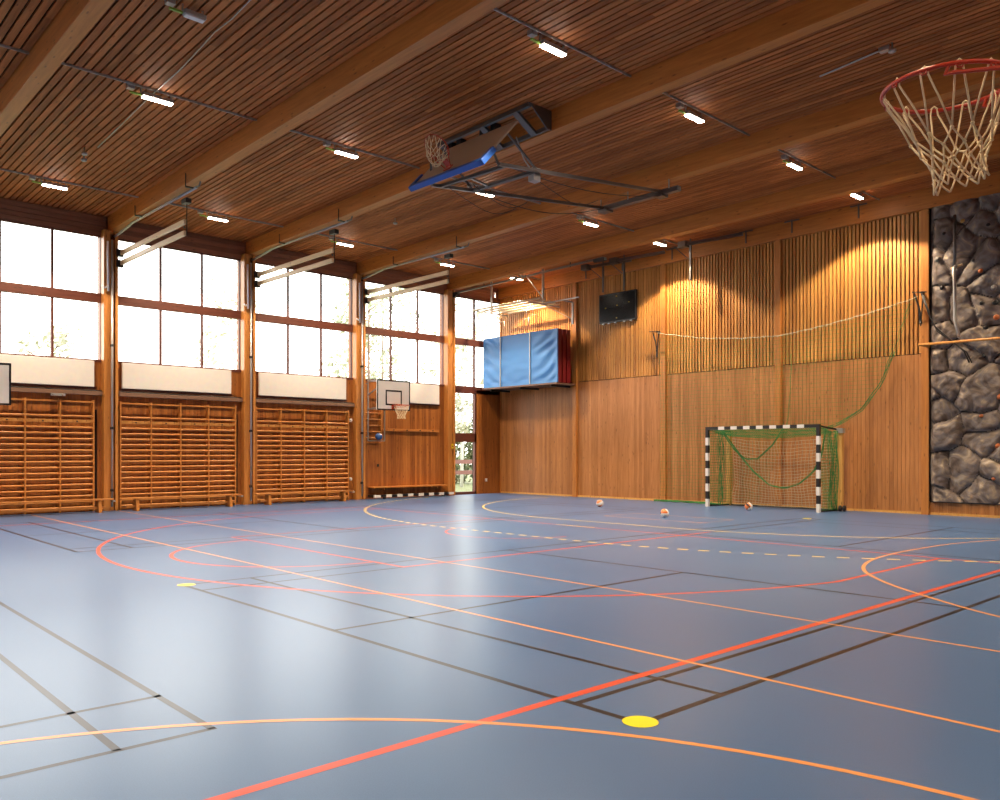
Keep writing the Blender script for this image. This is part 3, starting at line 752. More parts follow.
# ------------------------------------------------------------------ rails and sliding horizontal bars under the beams
_bn = ['beside the end wall', 'above the wall basket', 'in the middle', 'nearest the left edge']
for i in (1, 2, 3):
    y = YC[i]; yr = y + .12
    r = thing('bar_rail', (2.4, yr, 6.7), ['', 'grey steel trolley rail under the beam above the wall basket', 'grey steel trolley rail ending at the third column from the end wall', 'grey steel trolley rail ending at the fourth column from the end wall'][i], 'rail', 'trolley rails under the beams')
    q = MB(); q.tube([(.10, yr-.05, 6.66), (.5, yr-.03, 6.70), (.9, yr, 6.76), (1.2, yr, 6.80), (4.8, yr, 6.80)], .028, 8); q.build('rail', M['lsteel'], r, smooth=True)
    for x in (1.9, 4.7):
        q = MB(); q.cyl((x, y-.06, 6.8), (x, y-.06, zb(x)+.2), .012, 6); q.bar((x, y-.06, 6.80), (x, yr+.02, 6.80), .06, .02); q.build('hanger', M['dark'], r)
    q = MB(); q.tube([(4.75, yr, 6.8), (4.95, yr, 6.80), (5.0, yr, 6.88), (4.9, yr, 6.93)], .018, 6); q.build('end_stop', M['steel'], r)
    MB().box(.02, .16, yr-.16, yr-.02, 6.58, 6.72).build('wall_bracket', M['dark'], r, bevel=.008)
    r = thing('sliding_bar', (2.2, y+.2, 5.95), ['', 'pair of pale horizontal bars hanging across the window above the wall basket', 'pair of pale horizontal bars hanging across the third window bay', 'pair of pale horizontal bars hanging across the second window bay'][i], 'horizontal bar', 'folded horizontal bars by the windows')
    for zz in (6.03, 6.27):
        MB().box(.24, 4.05, y+.17, y+.23, zz-.055, zz+.055).build('bar', M['rawbeam'], r, bevel=.014)
    q = MB(); q.cyl((4.02, y+.25, 6.0), (4.02, y+.25, 6.70), .012, 6); q.box(3.9, 4.14, y+.18, y+.30, 6.66, 6.76); q.cyl((4.02,y+.2,6.18),(4.02,y+.2,6.14),.02,8); q.build('trolley', M['dark'], r)
    q = MB(); q.box(.14, .26, y+.10, y+.26, 5.93, 6.10); b1 = q.build('bracket', M['dark'], r); part_copy(b1, r, (0, 0, .26))
    r = thing('upright_pole', (.27, y, .1), ['', 'pale upright pole on the column between wall basket and wall bars', 'pale upright pole on the third column from the end wall', 'pale upright pole on the fourth column from the end wall'][i], 'pole', 'pale poles on the columns')
    MB().cyl((.27, y-.02, .1), (.27, y-.02, 6.55), .026, 10).build('pole', M['lsteel'], r, smooth=True)
    MB().cyl((.30, y-.12, 5.3), (.28, y-.12, 6.5), .026, 8).build('rod', M['white'], r, smooth=True)
    q = MB(); q.tube([(.30, y-.12, 5.42), (.33, y-.2, 5.36), (.36, y-.26, 5.40)], .02, 6); q.build('handle', M['white'], r, smooth=True)
    for zz in (.5, 2.0, 4.0): 
        MB().box(.16, .30, y-.05, y+.01, zz-.03, zz+.03).build('clip', M['dark'], r)
# rail under the beam nearest the end wall
y = YC[0]; yr = y+.16
r = thing('bar_rail', (3.5, yr, 6.7), 'long straight steel rail under the first beam from the end wall', 'rail')
q = MB(); q.bar((.1, yr, 6.70), (6.5, yr, 6.80), .06, .05); q.build('rail', M['steel'], r)
for x in (1.6, 3.2, 5.3):
    MB().cyl((x, yr, 6.74), (x, yr, zc(x)-.1), .014, 6).build('hanger', M['dark'], r)
q = MB(); q.box(.05, .30, yr-.1, yr+.1, 6.56, 6.72); q.build('wall_bracket', M['dark'], r, bevel=.01); MB().box(6.2,6.6,yr-.06,yr+.06,6.72,6.80).build('end_stop', M['dark'], r, bevel=.01)
r = thing('rope_hook', (1.3, -1.8, 6.3), 'small white hook hanging from the ceiling before the corner window', 'hook')
q = MB(); q.cyl((1.5,-1.7,6.45),(1.5,-1.7,6.62),.028,8); q.build('handle', M['white'], r); q = MB(); q.tube([(1.5,-1.7,6.6),(1.45,-1.72,6.75),(1.3,-1.75,zc(1.3))], .008, 5); q.build('cord', M['dark'], r)
# pulleys near end wall
def pulley(x0, x1, xd, zd, label):
    r = thing('pulley_bracket', (xd, -.9, zd), label, 'bracket', 'dark pulley brackets above the end wall')
    q = MB(); q.bar((x0, -.95, zc(x0)-.22), (x1, -.35, zc(x1)-.12), .12, .07); q.box(x0-.12, x0+.12, -1.05, -.85, zc(x0)-.30, zc(x0)-.14); q.build('arm', M['steel'], r)
    q = MB(); q.bar((xd, -.62, zd), (xd, -.62, zc(xd)-.18), .05, .05); q.build('drop_bar', M['steel'], r)
    q = MB(); q.bar((xd-.35, -.9, zc(xd)-.2), (xd-.05, -.64, zc(xd)-.55), .02, .02); q.bar((xd,-.62,zc(xd)-.2), (xd,-.62,zc(xd)), .03,.03); q.build('brace', M['steel'], r)
pulley(4.75, 6.0, 5.15, 6.25, 'dark pulley bracket above the corner-side edge of the score screen')
pulley(5.85, 7.2, 5.95, 6.20, 'dark pulley bracket above the goal-side edge of the score screen')
pulley(8.25, 9.7, 8.25, 6.15, 'dark pulley bracket above the lamp-lit patch of the end wall')
for k, x in enumerate((4.1, 5.55, 7.35, 9.7, 11.0, 12.7)):
    q = MB(); q.bar((x, -.2, zb(x)+.02), (x, -.2, zc(x)), .035, .02, up=(0,1,0)); q.bar((x-.2,-.2,zc(x)-.03),(x+.2,-.2,zc(x)-.03),.03,.03)
    tag(q.build('beam_bracket', M['steel']), 'small grey bracket on the end wall beam, %s from the window corner' % ('first','second','third','fourth','fifth','sixth')[k], 'bracket', 'small brackets on the end wall beam')

# ------------------------------------------------------------------ crash mats and pole rack in the corner
def crash(y0, y1, m, name_l, folds):
    r = thing('crash_mat', (1.9, (y0+y1)/2, 3.62), name_l, 'mat', 'crash mats stored high in the corner')
    q = MB(); nx, nz = 90, 40; x0, x1, z0, z1 = .16, 3.60, 3.62, 5.30
    vs = []; fs = []
    for j in range(nz+1):
        for i in range(nx+1):
            u = i/nx; v = j/nz; x = x0+u*(x1-x0); zz = z0+v*(z1-z0)
            d = 0
            if folds:
                w_ = u*(1-u)*4; c = abs(u-.5)*2
                # sagging folds that run down from the upper corners
                s_ = (1-v) + .9*(c**1.5)*.55 - .25
                d = .020*math.sin(s_*26 + 2.5*noise.noise((u*3, v*3, 1)))*max(0, (c-.25))*1.5 + .012*noise.noise((u*6, v*7, 3)) + .03*(1-(2*u-1)**6)*(1-(2*v-1)**6) - .03
                d += .014*math.exp(-((v-.10)/.05)**2)*math.sin(u*30)*.5; d *= min(1, 14*min(u, 1-u))*min(1, 10*min(v, 1-v))
                for us in (.25, .655): d -= .012*math.exp(-((u-us)/.004)**2)
                pass
            vs.append((x, y0-d, zz))
    W_ = nx+1
    for j in range(nz):
        for i in range(nx): fs.append((j*W_+i, j*W_+i+1, (j+1)*W_+i+1, (j+1)*W_+i))
    q.add(vs, fs)
    yf = y0+.045; q.hexa([(x0,yf,z0),(x1,yf,z0),(x1,y1,z0),(x0,y1,z0),(x0,yf,z1),(x1,yf,z1),(x1,y1,z1),(x0,y1,z1)], 1)
    if folds:
        for i_ in (0, nx):
            for j in range(nz):
                A = vs[j*W_+i_]; B = vs[(j+1)*W_+i_]; q.add([A, B, (B[0], yf, B[2]), (A[0], yf, A[2])], [(0,1,2,3)])
        for j_ in (0, nz):
            for i in range(nx):
                A = vs[j_*W_+i]; B = vs[j_*W_+i+1]; q.add([A, B, (B[0], yf, B[2]), (A[0], yf, A[2])], [(0,1,2,3)])
    q.build('cover', [M[m], M['red'] if m == 'lblue' else M[m]], r, smooth=False)
    if folds:
        q = MB()
        for us in (.25, .655): x = x0+us*(x1-x0); q.box(x-.012, x+.012, y0-.035, y0-.004, z0, z1)
        q.build('strap', M['lsteel'], r)
    return r
crash(-.98, -.78, 'lblue', 'light blue covered crash mat stored on the wall in the corner', True)
crash(-.775, -.58, 'red', 'dark red crash mat directly behind the light blue mat', False)
crash(-.575, -.36, 'red', 'dark red crash mat against the wall behind the other two', False)
r = thing('mat_shelf', (1.9, -.6, 3.5), 'narrow wooden wall shelf carrying the stored crash mats', 'shelf')
MB().box(.10, 3.58, -.99, -.06, 3.565, 3.61).build('board', M['ledge'], r, bevel=.005)
for x in (.5, 1.9, 3.3): MB().box(x-.02, x+.02, -.95, -.06, 3.50, 3.56).build('bracket', M['dark'], r)
r = thing('pole_rack', (2.4, -1.2, 5.35), 'ceiling-hung rack above the blue crash mat', 'rack')
for x in (.7, 3.1):
    q = MB(); q.bar((x, -1.1, 6.13), (x, -1.1, zc(x)), .06, .06); q.build('hanger', M['lsteel'], r)
    q = MB(); q.bar((x, -1.75, 6.10), (x, -.35, 6.10), .05, .04); q.build('cross_bar', M['lsteel'], r)
q = MB(); q.bar((3.1, -1.1, 6.12), (4.6, -1.1, 6.12), .04, .04); q.bar((3.95, -.65, 6.12), (3.95, -.65, 5.42), .05, .05); q.bar((3.95,-.65,6.1),(3.95,-1.1,6.12),.04,.04); q.bar((3.1,-1.1,6.1),(3.9,-.65,5.6),.02,.02); q.bar((2.2,-1.0,zc(2.2)),(3.1,-1.1,6.3),.02,.02); q.build('side_arm', M['lsteel'], r)
pl = ['first', 'second', 'third', 'fourth', 'fifth']
for k in range(5):
    y = -1.72+k*.31; q = MB(); q.tube([(.45+.1*k, y, 6.155), (3.55-.08*k, y+.02, 6.16)], .034, 10)
    tag(q.build('vaulting_pole', M['rawbeam'], smooth=True), 'pale pole on the rack above the blue mat, %s of five from the camera' % pl[k], 'pole', 'pale poles on the ceiling rack')
hg = []
for k, (x, y, w_, dz) in enumerate(((.75,-.9,.28,.42), (1.25,-1.2,.34,.36), (2.05,-.8,.2,.30), (2.55,-1.0,.3,.26))):
    q = MB(); a = 6.10; q.tube([(x, y, a), (x, y, a-dz)], .008, 5); q.tube([(x-w_/2, y, a-dz-.25), (x-w_/2, y, a-dz), (x+w_/2, y, a-dz), (x+w_/2, y, a-dz-.25)], .016, 6)
    tag(q.build('trapeze_ring', M['rawbeam'] if k < 2 else M['lsteel'], smooth=True), ['pale hanging loop at the window end of the pole rack', 'pale hanging loop, second from the window under the pole rack', 'thin metal loop under the middle of the pole rack', 'thin metal loop under the pole rack, farther from the window'][k], 'loop', 'loops hanging under the pole rack')

# ------------------------------------------------------------------ score screen
r = thing('score_screen', (5.3, -.1, 5.42), 'unlit black score screen high on the slatted end wall', 'screen')
MB().box(4.63, 5.99, -.14, -.07, 5.43, 6.27).build('panel', M['screen'], r, bevel=.006)
q = MB(); q.box(4.61, 6.01, -.15, -.07, 5.40, 5.44); q.box(4.61, 6.01, -.15, -.07, 6.26, 6.29); q.box(4.60, 4.63, -.15, -.07, 5.40, 6.29); q.box(5.99, 6.02, -.15, -.07, 5.40, 6.29); q.build('frame', M['black'], r)
q = MB()
for x in (4.72, 4.95, 5.2, 5.55, 5.8): q.box(x, x+.06, -.16, -.10, 5.36, 5.40)
q.build('connector', M['lsteel'], r)
q = MB()
for (x, zz) in ((5.28, 6.18), (5.28, 5.52), (4.85, 5.86), (5.75, 5.95), (5.3, 5.9)): q.box(x-.02, x+.02, -.143, -.1395, zz-.012, zz+.012)
q.build('indicator', M['yellow'], r)

# ------------------------------------------------------------------ goal
gx0, gx1, gy = 9.18, 12.20, -1.22
r = thing('handball_goal', ((gx0+gx1)/2, gy, 0), 'handball goal with black and white striped posts in front of the end wall', 'goal')
PW = .04
def bands(a, b_, n, mk, start):
    return
for nm, x in (('post', gx0), ('post', gx1)):
    ps = MB(); n = 10
    for k in range(n):
        z0 = k*.2; z1 = (k+1)*.2 if k < n-1 else 2.08
        m_ = 0 if k % 2 == 0 else 1
        if k == n-1: m_ = 1
        ps.box(x-PW, x+PW, gy-PW, gy+PW, z0, z1, m_)
    ps.build(nm, [M['white'], M['black']], r)
cb = MB(); n = 15; L = (gx1-gx0-2*PW)
cuts = [0] + [.30 + (L-.60)*k/13 for k in range(14)] + [L]
for k in range(len(cuts)-1):
    cb.box(gx0+PW+cuts[k], gx0+PW+cuts[k+1], gy-PW, gy+PW, 2.0, 2.08, 1 if k % 2 == 0 else 0)
cb.build('crossbar', [M['white'], M['black']], r)
yr_ = -.42
for (x0_, x1_) in ((9.27, 9.41), (12.26, 12.40)): 
    pass
MB().box(9.27, 9.39, yr_-.05, yr_+.05, .02, 1.95).build('rear_post', M['timber'], r, bevel=.005)
MB().box(12.24, 12.42, yr_-.05, yr_+.05, .02, 1.97).build('rear_post', M['timber'], r, bevel=.005)
q = MB()
for x, xr in ((gx0, 9.36), (gx1, 12.3)):
    q.bar((x, gy, 2.04), (xr, yr_, 1.96), .04, .04); q.bar((x, gy, .03), (xr, yr_, .03), .04, .04)
q.bar((9.36, yr_, .03), (12.3, yr_, .03), .04, .04); q.bar((9.36, yr_, .03), (9.36, yr_, 1.96), .03, .03); q.bar((12.3, yr_, .03), (12.3, yr_, 1.96), .03, .03)
q.build('base_frame', M['dark'], r)
q = MB(); q.bar((12.2, yr_, 1.98), (12.42, yr_, 1.97), .04, .05); q.box(12.30, 12.46, yr_-.10, yr_+.04, 1.88, 1.99); q.build('net_bracket', M['lsteel'], r)
for x in (12.40, 12.50): MB().lathe((x, yr_-.1, .075), [(.03,-.03),(.07,-.02),(.07,.02),(.03,.03)], 14, axis=(1,0,0)).build('wheel', M['dark'], r, smooth=True)
MB().bar((12.3, yr_, .06), (12.52, yr_-.1, .075), .03, .03).build('wheel_axle', M['steel'], r)
def net(mb, P, nu, nv, rad):
    G = [[P(i/nu, j/nv) for i in range(nu+1)] for j in range(nv+1)]
    for j in range(nv+1):
        for i in range(nu+1):
            if i < nu: mb.seg(G[j][i], G[j][i+1], rad)
            if j < nv: mb.seg(G[j][i], G[j+1][i], rad)
def sag(u, v, a): return a*math.sin(PI*u)*math.sin(PI*v)
# back net
q = MB()
def Pb(u, v):
    x = 9.50 + u*2.72 - .12*(u-.5)*math.sin(PI*v); zz = .06 + v*(1.72 - .10*math.sin(PI*u))
    return (x + .03*noise.noise((u*5, v*5, 0)), -.55 - .12*math.sin(PI*u) + .09*noise.noise((u*7, v*4, 2)), zz - .10*math.sin(PI*u)*v*(1-v)*4 + .02*noise.noise((u*9, v*9, 7)))
net(q, Pb, 30, 22, .0040); q.build('back_net', M['ncord'], r)
q = MB(); 
def Pt(u, v): return (9.16+u*3.08, -1.2+v*.68+.03*noise.noise((u*8, v*3, 5)), 2.02-v*.14-.10*math.sin(PI*u)*v + .02*noise.noise((u*12, v*5, 4)))
net(q, Pt, 56, 14, .0050); q.build('top_net', M['gcord'], r)
for s_, (xa, xb) in enumerate(((9.15, 9.44), (12.26, 12.30))):
    q = MB(); net(q, lambda u, v: (xa+(xb-xa)*u+.03*math.sin(v*9+u*4), -1.18+u*.75, .05+v*1.93), 15, 28, .0048); q.build('side_net', M['gcord'], r)
    # gathered folds at the rear corner
    q = MB(); xx = (9.40, 12.24)[s_]
    for k in range(9 if s_ == 0 else 14):
        ph = R.random()*6; xo = xx + (-.20 + .012*k if s_ == 0 else -.02+.012*k) 
        q.tube([(xo + .02*math.sin(j*.9+ph), -.72+.02*k*.5+.03*math.sin(j*.7+ph), 1.93-j*.1*1.9) for j in range(11)], .006, 4)
    q.build('gathered_net', M['gcord'], r, smooth=True)

# ------------------------------------------------------------------ big green stop net in front of the end wall
r = thing('stop_net', (10.5, -.35, 0), 'large green safety net hanging in front of the end wall around the goal', 'net')
topx = [6.94, 7.25, 8.41, 9.64, 10.78, 11.84, 12.82, 13.74, 14.10]; topz = [4.86, 4.80, 4.57, 4.44, 4.40, 4.52, 4.67, 4.85, 4.94]
botx = [6.9, 9.0, 10.2, 11.0, 11.97, 12.34, 12.87, 13.29, 13.58, 13.85, 14.1]; botz = [.10, .10, .10, 1.9, 1.93, 2.07, 2.42, 2.98, 3.77, 4.4, 4.85]
q = MB()
def Pn(x, zz):
    return (x + .03*noise.noise((x*1.3, zz*1.1, 3)), -.33 + .07*noise.noise((x*1.7, zz*.6, 9)), zz + .02*noise.noise((x*.9, zz, 5)))
xs_ = np.arange(7.02, 14.08, .098); zs_ = np.arange(.08, 4.95, .098)
for i, x in enumerate(xs_):
    zt = float(np.interp(x, topx, topz)); z0 = float(np.interp(x, botx, botz))
    for j, zz in enumerate(zs_):
        if not (z0 <= zz <= zt): continue
        q.seg(Pn(x, zz), Pn(x, min(zz+.098, zt)), .0030)
        x2 = x+.098
        if x2 < 14.1 and float(np.interp(x2, botx, botz)) <= zz: q.seg(Pn(x, zz), Pn(x2, zz), .0030)
q.build('mesh', M['gcord'], r)
q = MB(); pts = []
for k in range(57):
    x = 6.94+(14.1-6.94)*k/56; pts.append((x, -.33, float(np.interp(x, topx, topz))+.008*math.sin(k*1.7)))
q.tube(pts, .011, 5)
for k in range(2, 55): 
    x, y, zz = pts[k]; q.tube([(x, y, zz+.01), (x+.03, y-.01, zz-.03), (x+.06, y, zz-.01)], .006, 4)
q.build('top_rope', M['ncord'], r, smooth=True)
def bunch(pts, n, spread, rad, name, m='gcord'):
    q = MB(); P = [Vector(p) for p in pts]
    # resample
    D = [0]
    for i in range(1, len(P)): D.append(D[-1]+(P[i]-P[i-1]).length)
    K = 26
    xs = [np.interp(np.linspace(0, D[-1], K), D, [p[c] for p in P]) for c in range(3)]
    for s_ in range(n):
        ox, oz, oy = R.uniform(-spread, spread), R.uniform(-spread, spread), R.uniform(-spread, spread)*.6; ph = R.random()*6
        q.tube([(xs[0][k]+ox+.4*spread*math.sin(k*.8+ph), xs[1][k]+oy, xs[2][k]+oz+.4*spread*math.cos(k*.7+ph)) for k in range(K)], rad, 4)
    q.build(name, M[m], r, smooth=True)
bunch([(13.58,-.38,3.7),(13.29,-.39,2.98),(12.87,-.42,2.42),(12.34,-.5,2.07),(12.2,-.8,1.99)], 6, .045, .005, 'gathered_edge')
bunch([(12.2,-.85,1.97),(12.1,-.85,1.35),(11.9,-.85,.95),(11.55,-.85,.66),(11.15,-.85,.52),(10.75,-.85,.58),(10.3,-.85,.92),(9.85,-.85,1.42),(9.42,-.85,1.95)], 8, .018, .005, 'swag')
bunch([(9.4,-.9,1.98),(9.75,-.9,1.50),(10.1,-.88,1.24),(10.42,-.86,1.25),(10.8,-.8,1.60),(11.0,-.6,2.05)], 6, .02, .0045, 'swag')
bunch([(11.0,-.5,2.05),(11.02,-.4,2.7),(11.05,-.4,3.3),(11.06,-.38,3.9)], 2, .03, .004, 'loose_strand')
bunch([(13.58,-.38,3.6),(13.75,-.38,4.2),(13.95,-.38,4.8)], 3, .04, .004, 'loose_strand')
bunch([(6.9,-.45,.04),(7.4,-.5,.05),(8.1,-.55,.05),(8.7,-.6,.05),(9.1,-.75,.04),(9.3,-.85,.05)], 10, .025, .007, 'floor_bundle')
for k, x in enumerate((6.90, 14.16)):
    q = MB(); s_ = 1 if k == 0 else 1
    zt = 4.90 if k == 0 else 5.02
    q.bar((x-.25 if k == 0 else x-.18, -.33, zt+.03), (x+.12, -.33, zt), .035, .02)
    q.bar((x, -.10, zt), (x, -.36, zt), .03, .03)
    q.tube([(x-.15, -.3, zt), (x-.05, -.3, zt-.3), (x-.02, -.28, zt-.55)], .02, 6); q.tube([(x+.06, -.3, zt), (x+.02, -.3, zt-.35), (x-.02, -.28, zt-.75)], .016, 6)
    q.tube([(x-.02, -.30, zt-.5), (x-.03, -.26, zt-.62), (x-.01, -.3, zt-.7)], .03, 6)
    q.build('end_bracket', M['dark'], r)
# cord of the left bracket
# ------------------------------------------------------------------ climbing wall
cx0, cx1, cz0, cz1 = 14.27, 21.6, .31, 6.95
rr = np.random.default_rng(11)
seeds = []
gx = np.arange(cx0-.5, cx1+.5, .62); gz = np.arange(cz0-.5, cz1+.5, .60)
for i, a in enumerate(gx):
    for j, b_ in enumerate(gz): seeds.append((a+rr.uniform(-.24,.24)+(.3 if j % 2 else 0), b_+rr.uniform(-.22,.22), rr.uniform(.35,1), rr.uniform(-.15,.15), rr.uniform(-.15,.15)))
seeds = np.array(seeds)
seeds = seeds[rr.random(len(seeds)) > .22]
step = .024; nx = int((cx1-cx0)/step); nz = int((cz1-cz0)/step)
X, Z = np.meshgrid(np.linspace(cx0, cx1, nx+1), np.linspace(cz0, cz1, nz+1))
def nz2(X, Z, s, k): return np.sin(X*s+1.3*np.sin(Z*s*.8+k)+k)*np.cos(Z*s*1.1+1.1*np.sin(X*s*.7+2*k))
Xw = X + .07*nz2(X, Z, 3.1, 1) + .025*nz2(X, Z, 8, 6); Zw = Z + .07*nz2(X, Z, 2.7, 4) + .025*nz2(X, Z, 7.3, 3)
D = np.sqrt((Xw[..., None]-seeds[:, 0])**2 + ((Zw[..., None]-seeds[:, 1])*1.08)**2)
idx = np.argsort(D, axis=-1)[..., :2]
F1 = np.take_along_axis(D, idx[..., :1], -1)[..., 0]; F2 = np.take_along_axis(D, idx[..., 1:2], -1)[..., 0]
hgt = seeds[idx[..., 0], 2]; tx = seeds[idx[..., 0], 3]; tz = seeds[idx[..., 0], 4]
ed = np.clip((F2-F1)/.30, 0, 1); dome = np.sqrt(1-(1-ed)**2)
H = .03 + hgt*.24*dome + .5*tx*(X-seeds[idx[..., 0], 0]) + .5*tz*(Z-seeds[idx[..., 0], 1]) + .018*nz2(X, Z, 9, 2) + .008*nz2(X, Z, 23, 5)
H = np.clip(H, .01, .40)*np.clip((X-cx0)/.16+.15, 0, 1)
q = MB(); vs = [(float(X[j, i]), -float(H[j, i])-.01, float(Z[j, i])) for j in range(nz+1) for i in range(nx+1)]
W_ = nx+1
fs = [(j*W_+i, j*W_+i+1, (j+1)*W_+i+1, (j+1)*W_+i) for j in range(nz) for i in range(nx)]
q.add(vs, fs)
q.m = [1 if ed[j, i] < .035 else 0 for j in range(nz) for i in range(nx)]
r = thing('climbing_wall', (16, -.2, cz0), 'grey rock relief climbing wall of rounded boulders beside the end wall boards', 'climbing wall')
q.build('rock_panel', [M['rock'], mat('dark_rock_crevice', (.05,.04,.035), .8)], r, smooth=True)
q = MB(); q.box(cx0, cx1, -.06, -.0, cz0-.03, cz0); q.box(cx0-.02, cx0, -.10, 0, cz0, cz1); q.build('edge_frame', M['dark'], r)
hcol = {'o': mat('orange_hold', (.50,.13,.03), .5), 'k': M['black'], 'g': mat('grey_hold', (.22,.20,.19), .6), 'y': mat('ochre_hold', (.6,.36,.10), .5)}
hp = [(15.33,5.35,'o'),(15.6,4.95,'g'),(14.55,5.1,'k'),(15.2,5.6,'k'),(14.45,5.75,'g'),(14.62,6.28,'k'),(14.98,6.5,'y'),(15.35,4.65,'k'),(15.62,4.62,'k'),(15.3,4.4,'g'),(15.45,4.1,'k'),(15.95,4.15,'g'),(15.85,5.4,'k'),(15.5,6.3,'k'),(15.65,4.3,'o'),(15.7,2.6,'o'),(15.35,2.2,'o'),(15.65,1.55,'o'),(15.6,.85,'o'),(15.9,3.4,'o'),(15.4,3.5,'k'),(16.3,5.0,'o'),(16.4,3.1,'k'),(16.6,1.9,'g')]
for (x, zz, c) in hp:
    i = int((x-cx0)/step); j = int((zz-cz0)/step); d = float(H[j, i])
    q = MB(); s_ = R.uniform(.035, .06)
    q.lathe((x, -d-.005, zz), [(s_, 0), (s_*1.15, s_*.35), (s_*.8, s_*.8), (s_*.35, s_)], 9, axis=(R.uniform(-.3,.3), -1, R.uniform(0,.6)))
    q.build('climbing_hold', hcol[c], r, smooth=True)
r = thing('belay_pipe', (14.93, -.42, 3.85), 'pale vertical pipe hanging in front of the climbing wall', 'pipe')
q = MB(); q.tube([(14.9,-.42,6.6),(14.9,-.42,5.45)], .035, 8); q.build('upper_strap', M['steel'], r, smooth=True)
q = MB(); q.tube([(14.93,-.42,5.48),(14.90,-.47,5.44),(14.90,-.42,5.0),(14.91,-.42,4.3),(14.99,-.42,3.92)], .036, 10); q.build('pipe', M['lsteel'], r, smooth=True)
q = MB(); q.tube([(14.82,-.40,5.44),(15.05,-.40,5.5)], .03, 8); q.build('collar', M['rawbeam'], r, smooth=True)
q = MB(); pts = [(14.2,-.40,5.0),(14.35,-.42,4.55),(14.5,-.42,4.2),(14.75,-.44,3.95),(15.1,-.44,3.6),(15.2,-.44,3.35)]
q.tube(pts, .018, 6); q.tube([(x+.05, y, z_-.06-.05*math.sin(i)) for i, (x, y, z_) in enumerate(pts)], .014, 6)
tag(q.build('climbing_rope', M['dark'], smooth=True), 'dark slack rope crossing the edge of the climbing wall', 'rope')
q = MB(); q.tube([(14.18,-.52,3.82),(17.5,-.52,3.80)], .028, 8); q.box(14.22,14.28,-.52,-.08,3.79,3.85)
q.box(17.0,17.06,-.52,-.2,3.79,3.85)
tag(q.build('horizontal_pole', M['upper'], smooth=True), 'long pale wooden pole fixed level across the climbing wall', 'pole')

# ------------------------------------------------------------------ outside
q = MB(); q.box(-60, -.25, -60, 60, -.5, -.15); g = structure('ground', q, M['grass'], 'pale green lawn outside the windows')
r = thing('garden_fence', (-4, 3.5, -.15), 'brown wooden rail fence outside the glazed door', 'fence')
for zz in (.62, 1.05): MB().box(-4.05, -3.98, -4, 12, zz-.08, zz+.08).build('rail', M['framew'], r)
for k in range(8): MB().box(-4.12, -4.05, -3.9+k*2.2, -3.78+k*2.2, -.15, 1.25).build('post', M['framew'], r)
def tree(x, y, h, cr, mat_leaf, mat_bark, label, dens=1700):
    r = thing('tree', (x, y, -.15), label, 'tree', 'trees outside the windows')
    q = MB(); q.tube([(x, y, -.15), (x+.05, y, h*.5), (x-.05, y+.1, h*.95)], [.075, .065, .03], 8)
    for k in range(9):
        zz = h*(.3+.07*k); a = k*2.4; q.tube([(x, y, zz), (x+math.cos(a)*cr*.55, y+math.sin(a)*cr*.55, zz+.8)], [.04, .012], 5)
    q.build('trunk', mat_bark, r, smooth=True)
    q = MB()
    blobs = []
    for k in range(22):
        a = R.random()*6.28; rr_ = cr*math.sqrt(R.random())*.8; hh = h*R.uniform(.28, 1.0)
        f = 1 - abs(hh/h-.6)*1.2
        blobs.append((x+math.cos(a)*rr_*f, y+math.sin(a)*rr_*f, hh, R.uniform(.35, .6)*cr*.5))
    for k in range(dens):
        b_ = blobs[k % 22]; v = Vector((R.gauss(0,1), R.gauss(0,1), R.gauss(0,1))).normalized()*b_[3]*R.uniform(.6, 1.1)
        c = Vector(b_[:3]) + v; s_ = R.uniform(.07, .15)
        a = Vector((R.gauss(0,1), R.gauss(0,1), R.gauss(0,1))).normalized(); t = a.orthogonal().normalized()*s_; u = a.cross(t).normalized()*s_*.6
        q.add([c-t, c-u, c+t, c+u], [(0,1,2,3)])
    q.build('foliage', mat_leaf, r)
tree(-7.5, 4.6, 8.5, 2.2, M['leafy'], M['birch'], 'pale birch tree straight behind the glazed door')
def shrub(x, y, h, rr0, label):
    q = MB()
    for k in range(2600):
        v = Vector((R.gauss(0,1), R.gauss(0,1), R.gauss(0,1))).normalized()*R.uniform(.7, 1.05)
        f = 1+.25*noise.noise(v*3); c = Vector((x+v.x*rr0*f, y+v.y*rr0*f, max(-.1, h*.48+v.z*h*.5*f)))
        s_ = R.uniform(.08, .16); a = Vector((R.gauss(0,1), R.gauss(0,1), R.gauss(0,1))).normalized(); t = a.orthogonal().normalized()*s_; u = a.cross(t).normalized()*s_*.6
        q.add([c-t, c-u, c+t, c+u], [(0,1,2,3)])
    r = thing('shrub', (x, y, -.15), label, 'shrub')
    q.build('foliage', M['hedge'], r)
    q = MB()
    for k in range(6): a = k*1.05; q.tube([(x, y, -.15), (x+.4*math.cos(a)*rr0, y+.4*math.sin(a)*rr0, h*.6)], [.05, .015], 5)
    q.build('stems', M['bark'], r)
M['hedge'] = mat('hedge_green', (.10,.12,.05), .8)
shrub(-11.4, 7.2, 3.2, 1.6, 'dense green shrub behind the rail fence, seen through the glazed door')
tree(-8, 9.3, 9, 2.4, M['leaf'], M['birch'], 'leafy tree beside the birch outside the corner window')
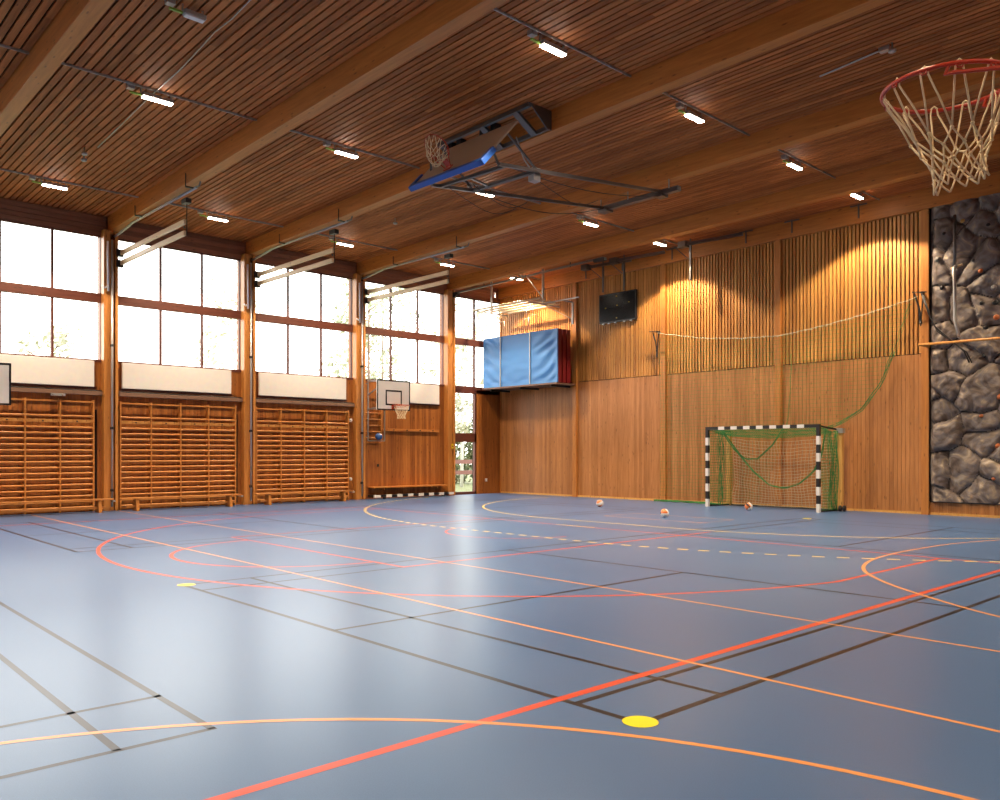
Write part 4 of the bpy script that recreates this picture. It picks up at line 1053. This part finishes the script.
tree(-10, 1.2, 9.0, 2.4, M['leaf'], M['bark'], 'green tree outside the window above the wall basket')
tree(-16, 4.6, 10.5, 2.6, M['leafy'], M['birch'], 'yellow-green tree farther back outside the window above the wall basket')
tree(-15, -2.5, 9.6, 2.4, M['leafy'], M['bark'], 'pale tree outside the third window bay')
tree(-20, 9, 11.5, 3.4, M['leaf'], M['bark'], 'tall tree far back outside the corner window', 2200)
tree(-13, -11, 5.9, 2.0, M['leafy'], M['bark'], 'low pale tree outside the window cut by the picture edge')

# ------------------------------------------------------------------ light
w = bpy.data.worlds.new('World'); S.world = w; w.use_nodes = True; nt = w.node_tree
bg = nt.nodes['Background']
tc = nt.nodes.new('ShaderNodeTexCoord'); sp = nt.nodes.new('ShaderNodeSeparateXYZ'); nt.links.new(tc.outputs['Generated'], sp.inputs[0])
cr = nt.nodes.new('ShaderNodeValToRGB'); cr.color_ramp.elements[0].position = -.0; cr.color_ramp.elements[0].color = (.88,.86,.80,1); cr.color_ramp.elements[1].position = .5; cr.color_ramp.elements[1].color = (.94,.97,.96,1)
nt.links.new(sp.outputs['Z'], cr.inputs[0]); nt.links.new(cr.outputs[0], bg.inputs['Color']); bg.inputs['Strength'].default_value = 5.2

# ------------------------------------------------------------------ camera
cd = bpy.data.cameras.new('camera'); cam = bpy.data.objects.new('camera', cd); COL.objects.link(cam); S.camera = cam
cam.location = (21.4, -20.15, 1.4); cam.rotation_euler = (PI/2, 0, math.radians(46.8))
cd.sensor_fit = 'HORIZONTAL'; cd.sensor_width = 36; cd.lens = 36*.835; cd.shift_y = .053; cd.clip_start = .05; cd.clip_end = 300
vs_ = S.view_settings; vs_.view_transform = 'Standard'; vs_.look = 'None'; vs_.gamma = 1; vs_.use_curve_mapping = False; vs_.exposure = 0.6
S.display_settings.display_device = 'sRGB'
cy = S.cycles; cy.use_denoising = True; cy.max_bounces = 8; cy.diffuse_bounces = 5; cy.glossy_bounces = 4; cy.transparent_max_bounces = 24; cy.sample_clamp_indirect = 8
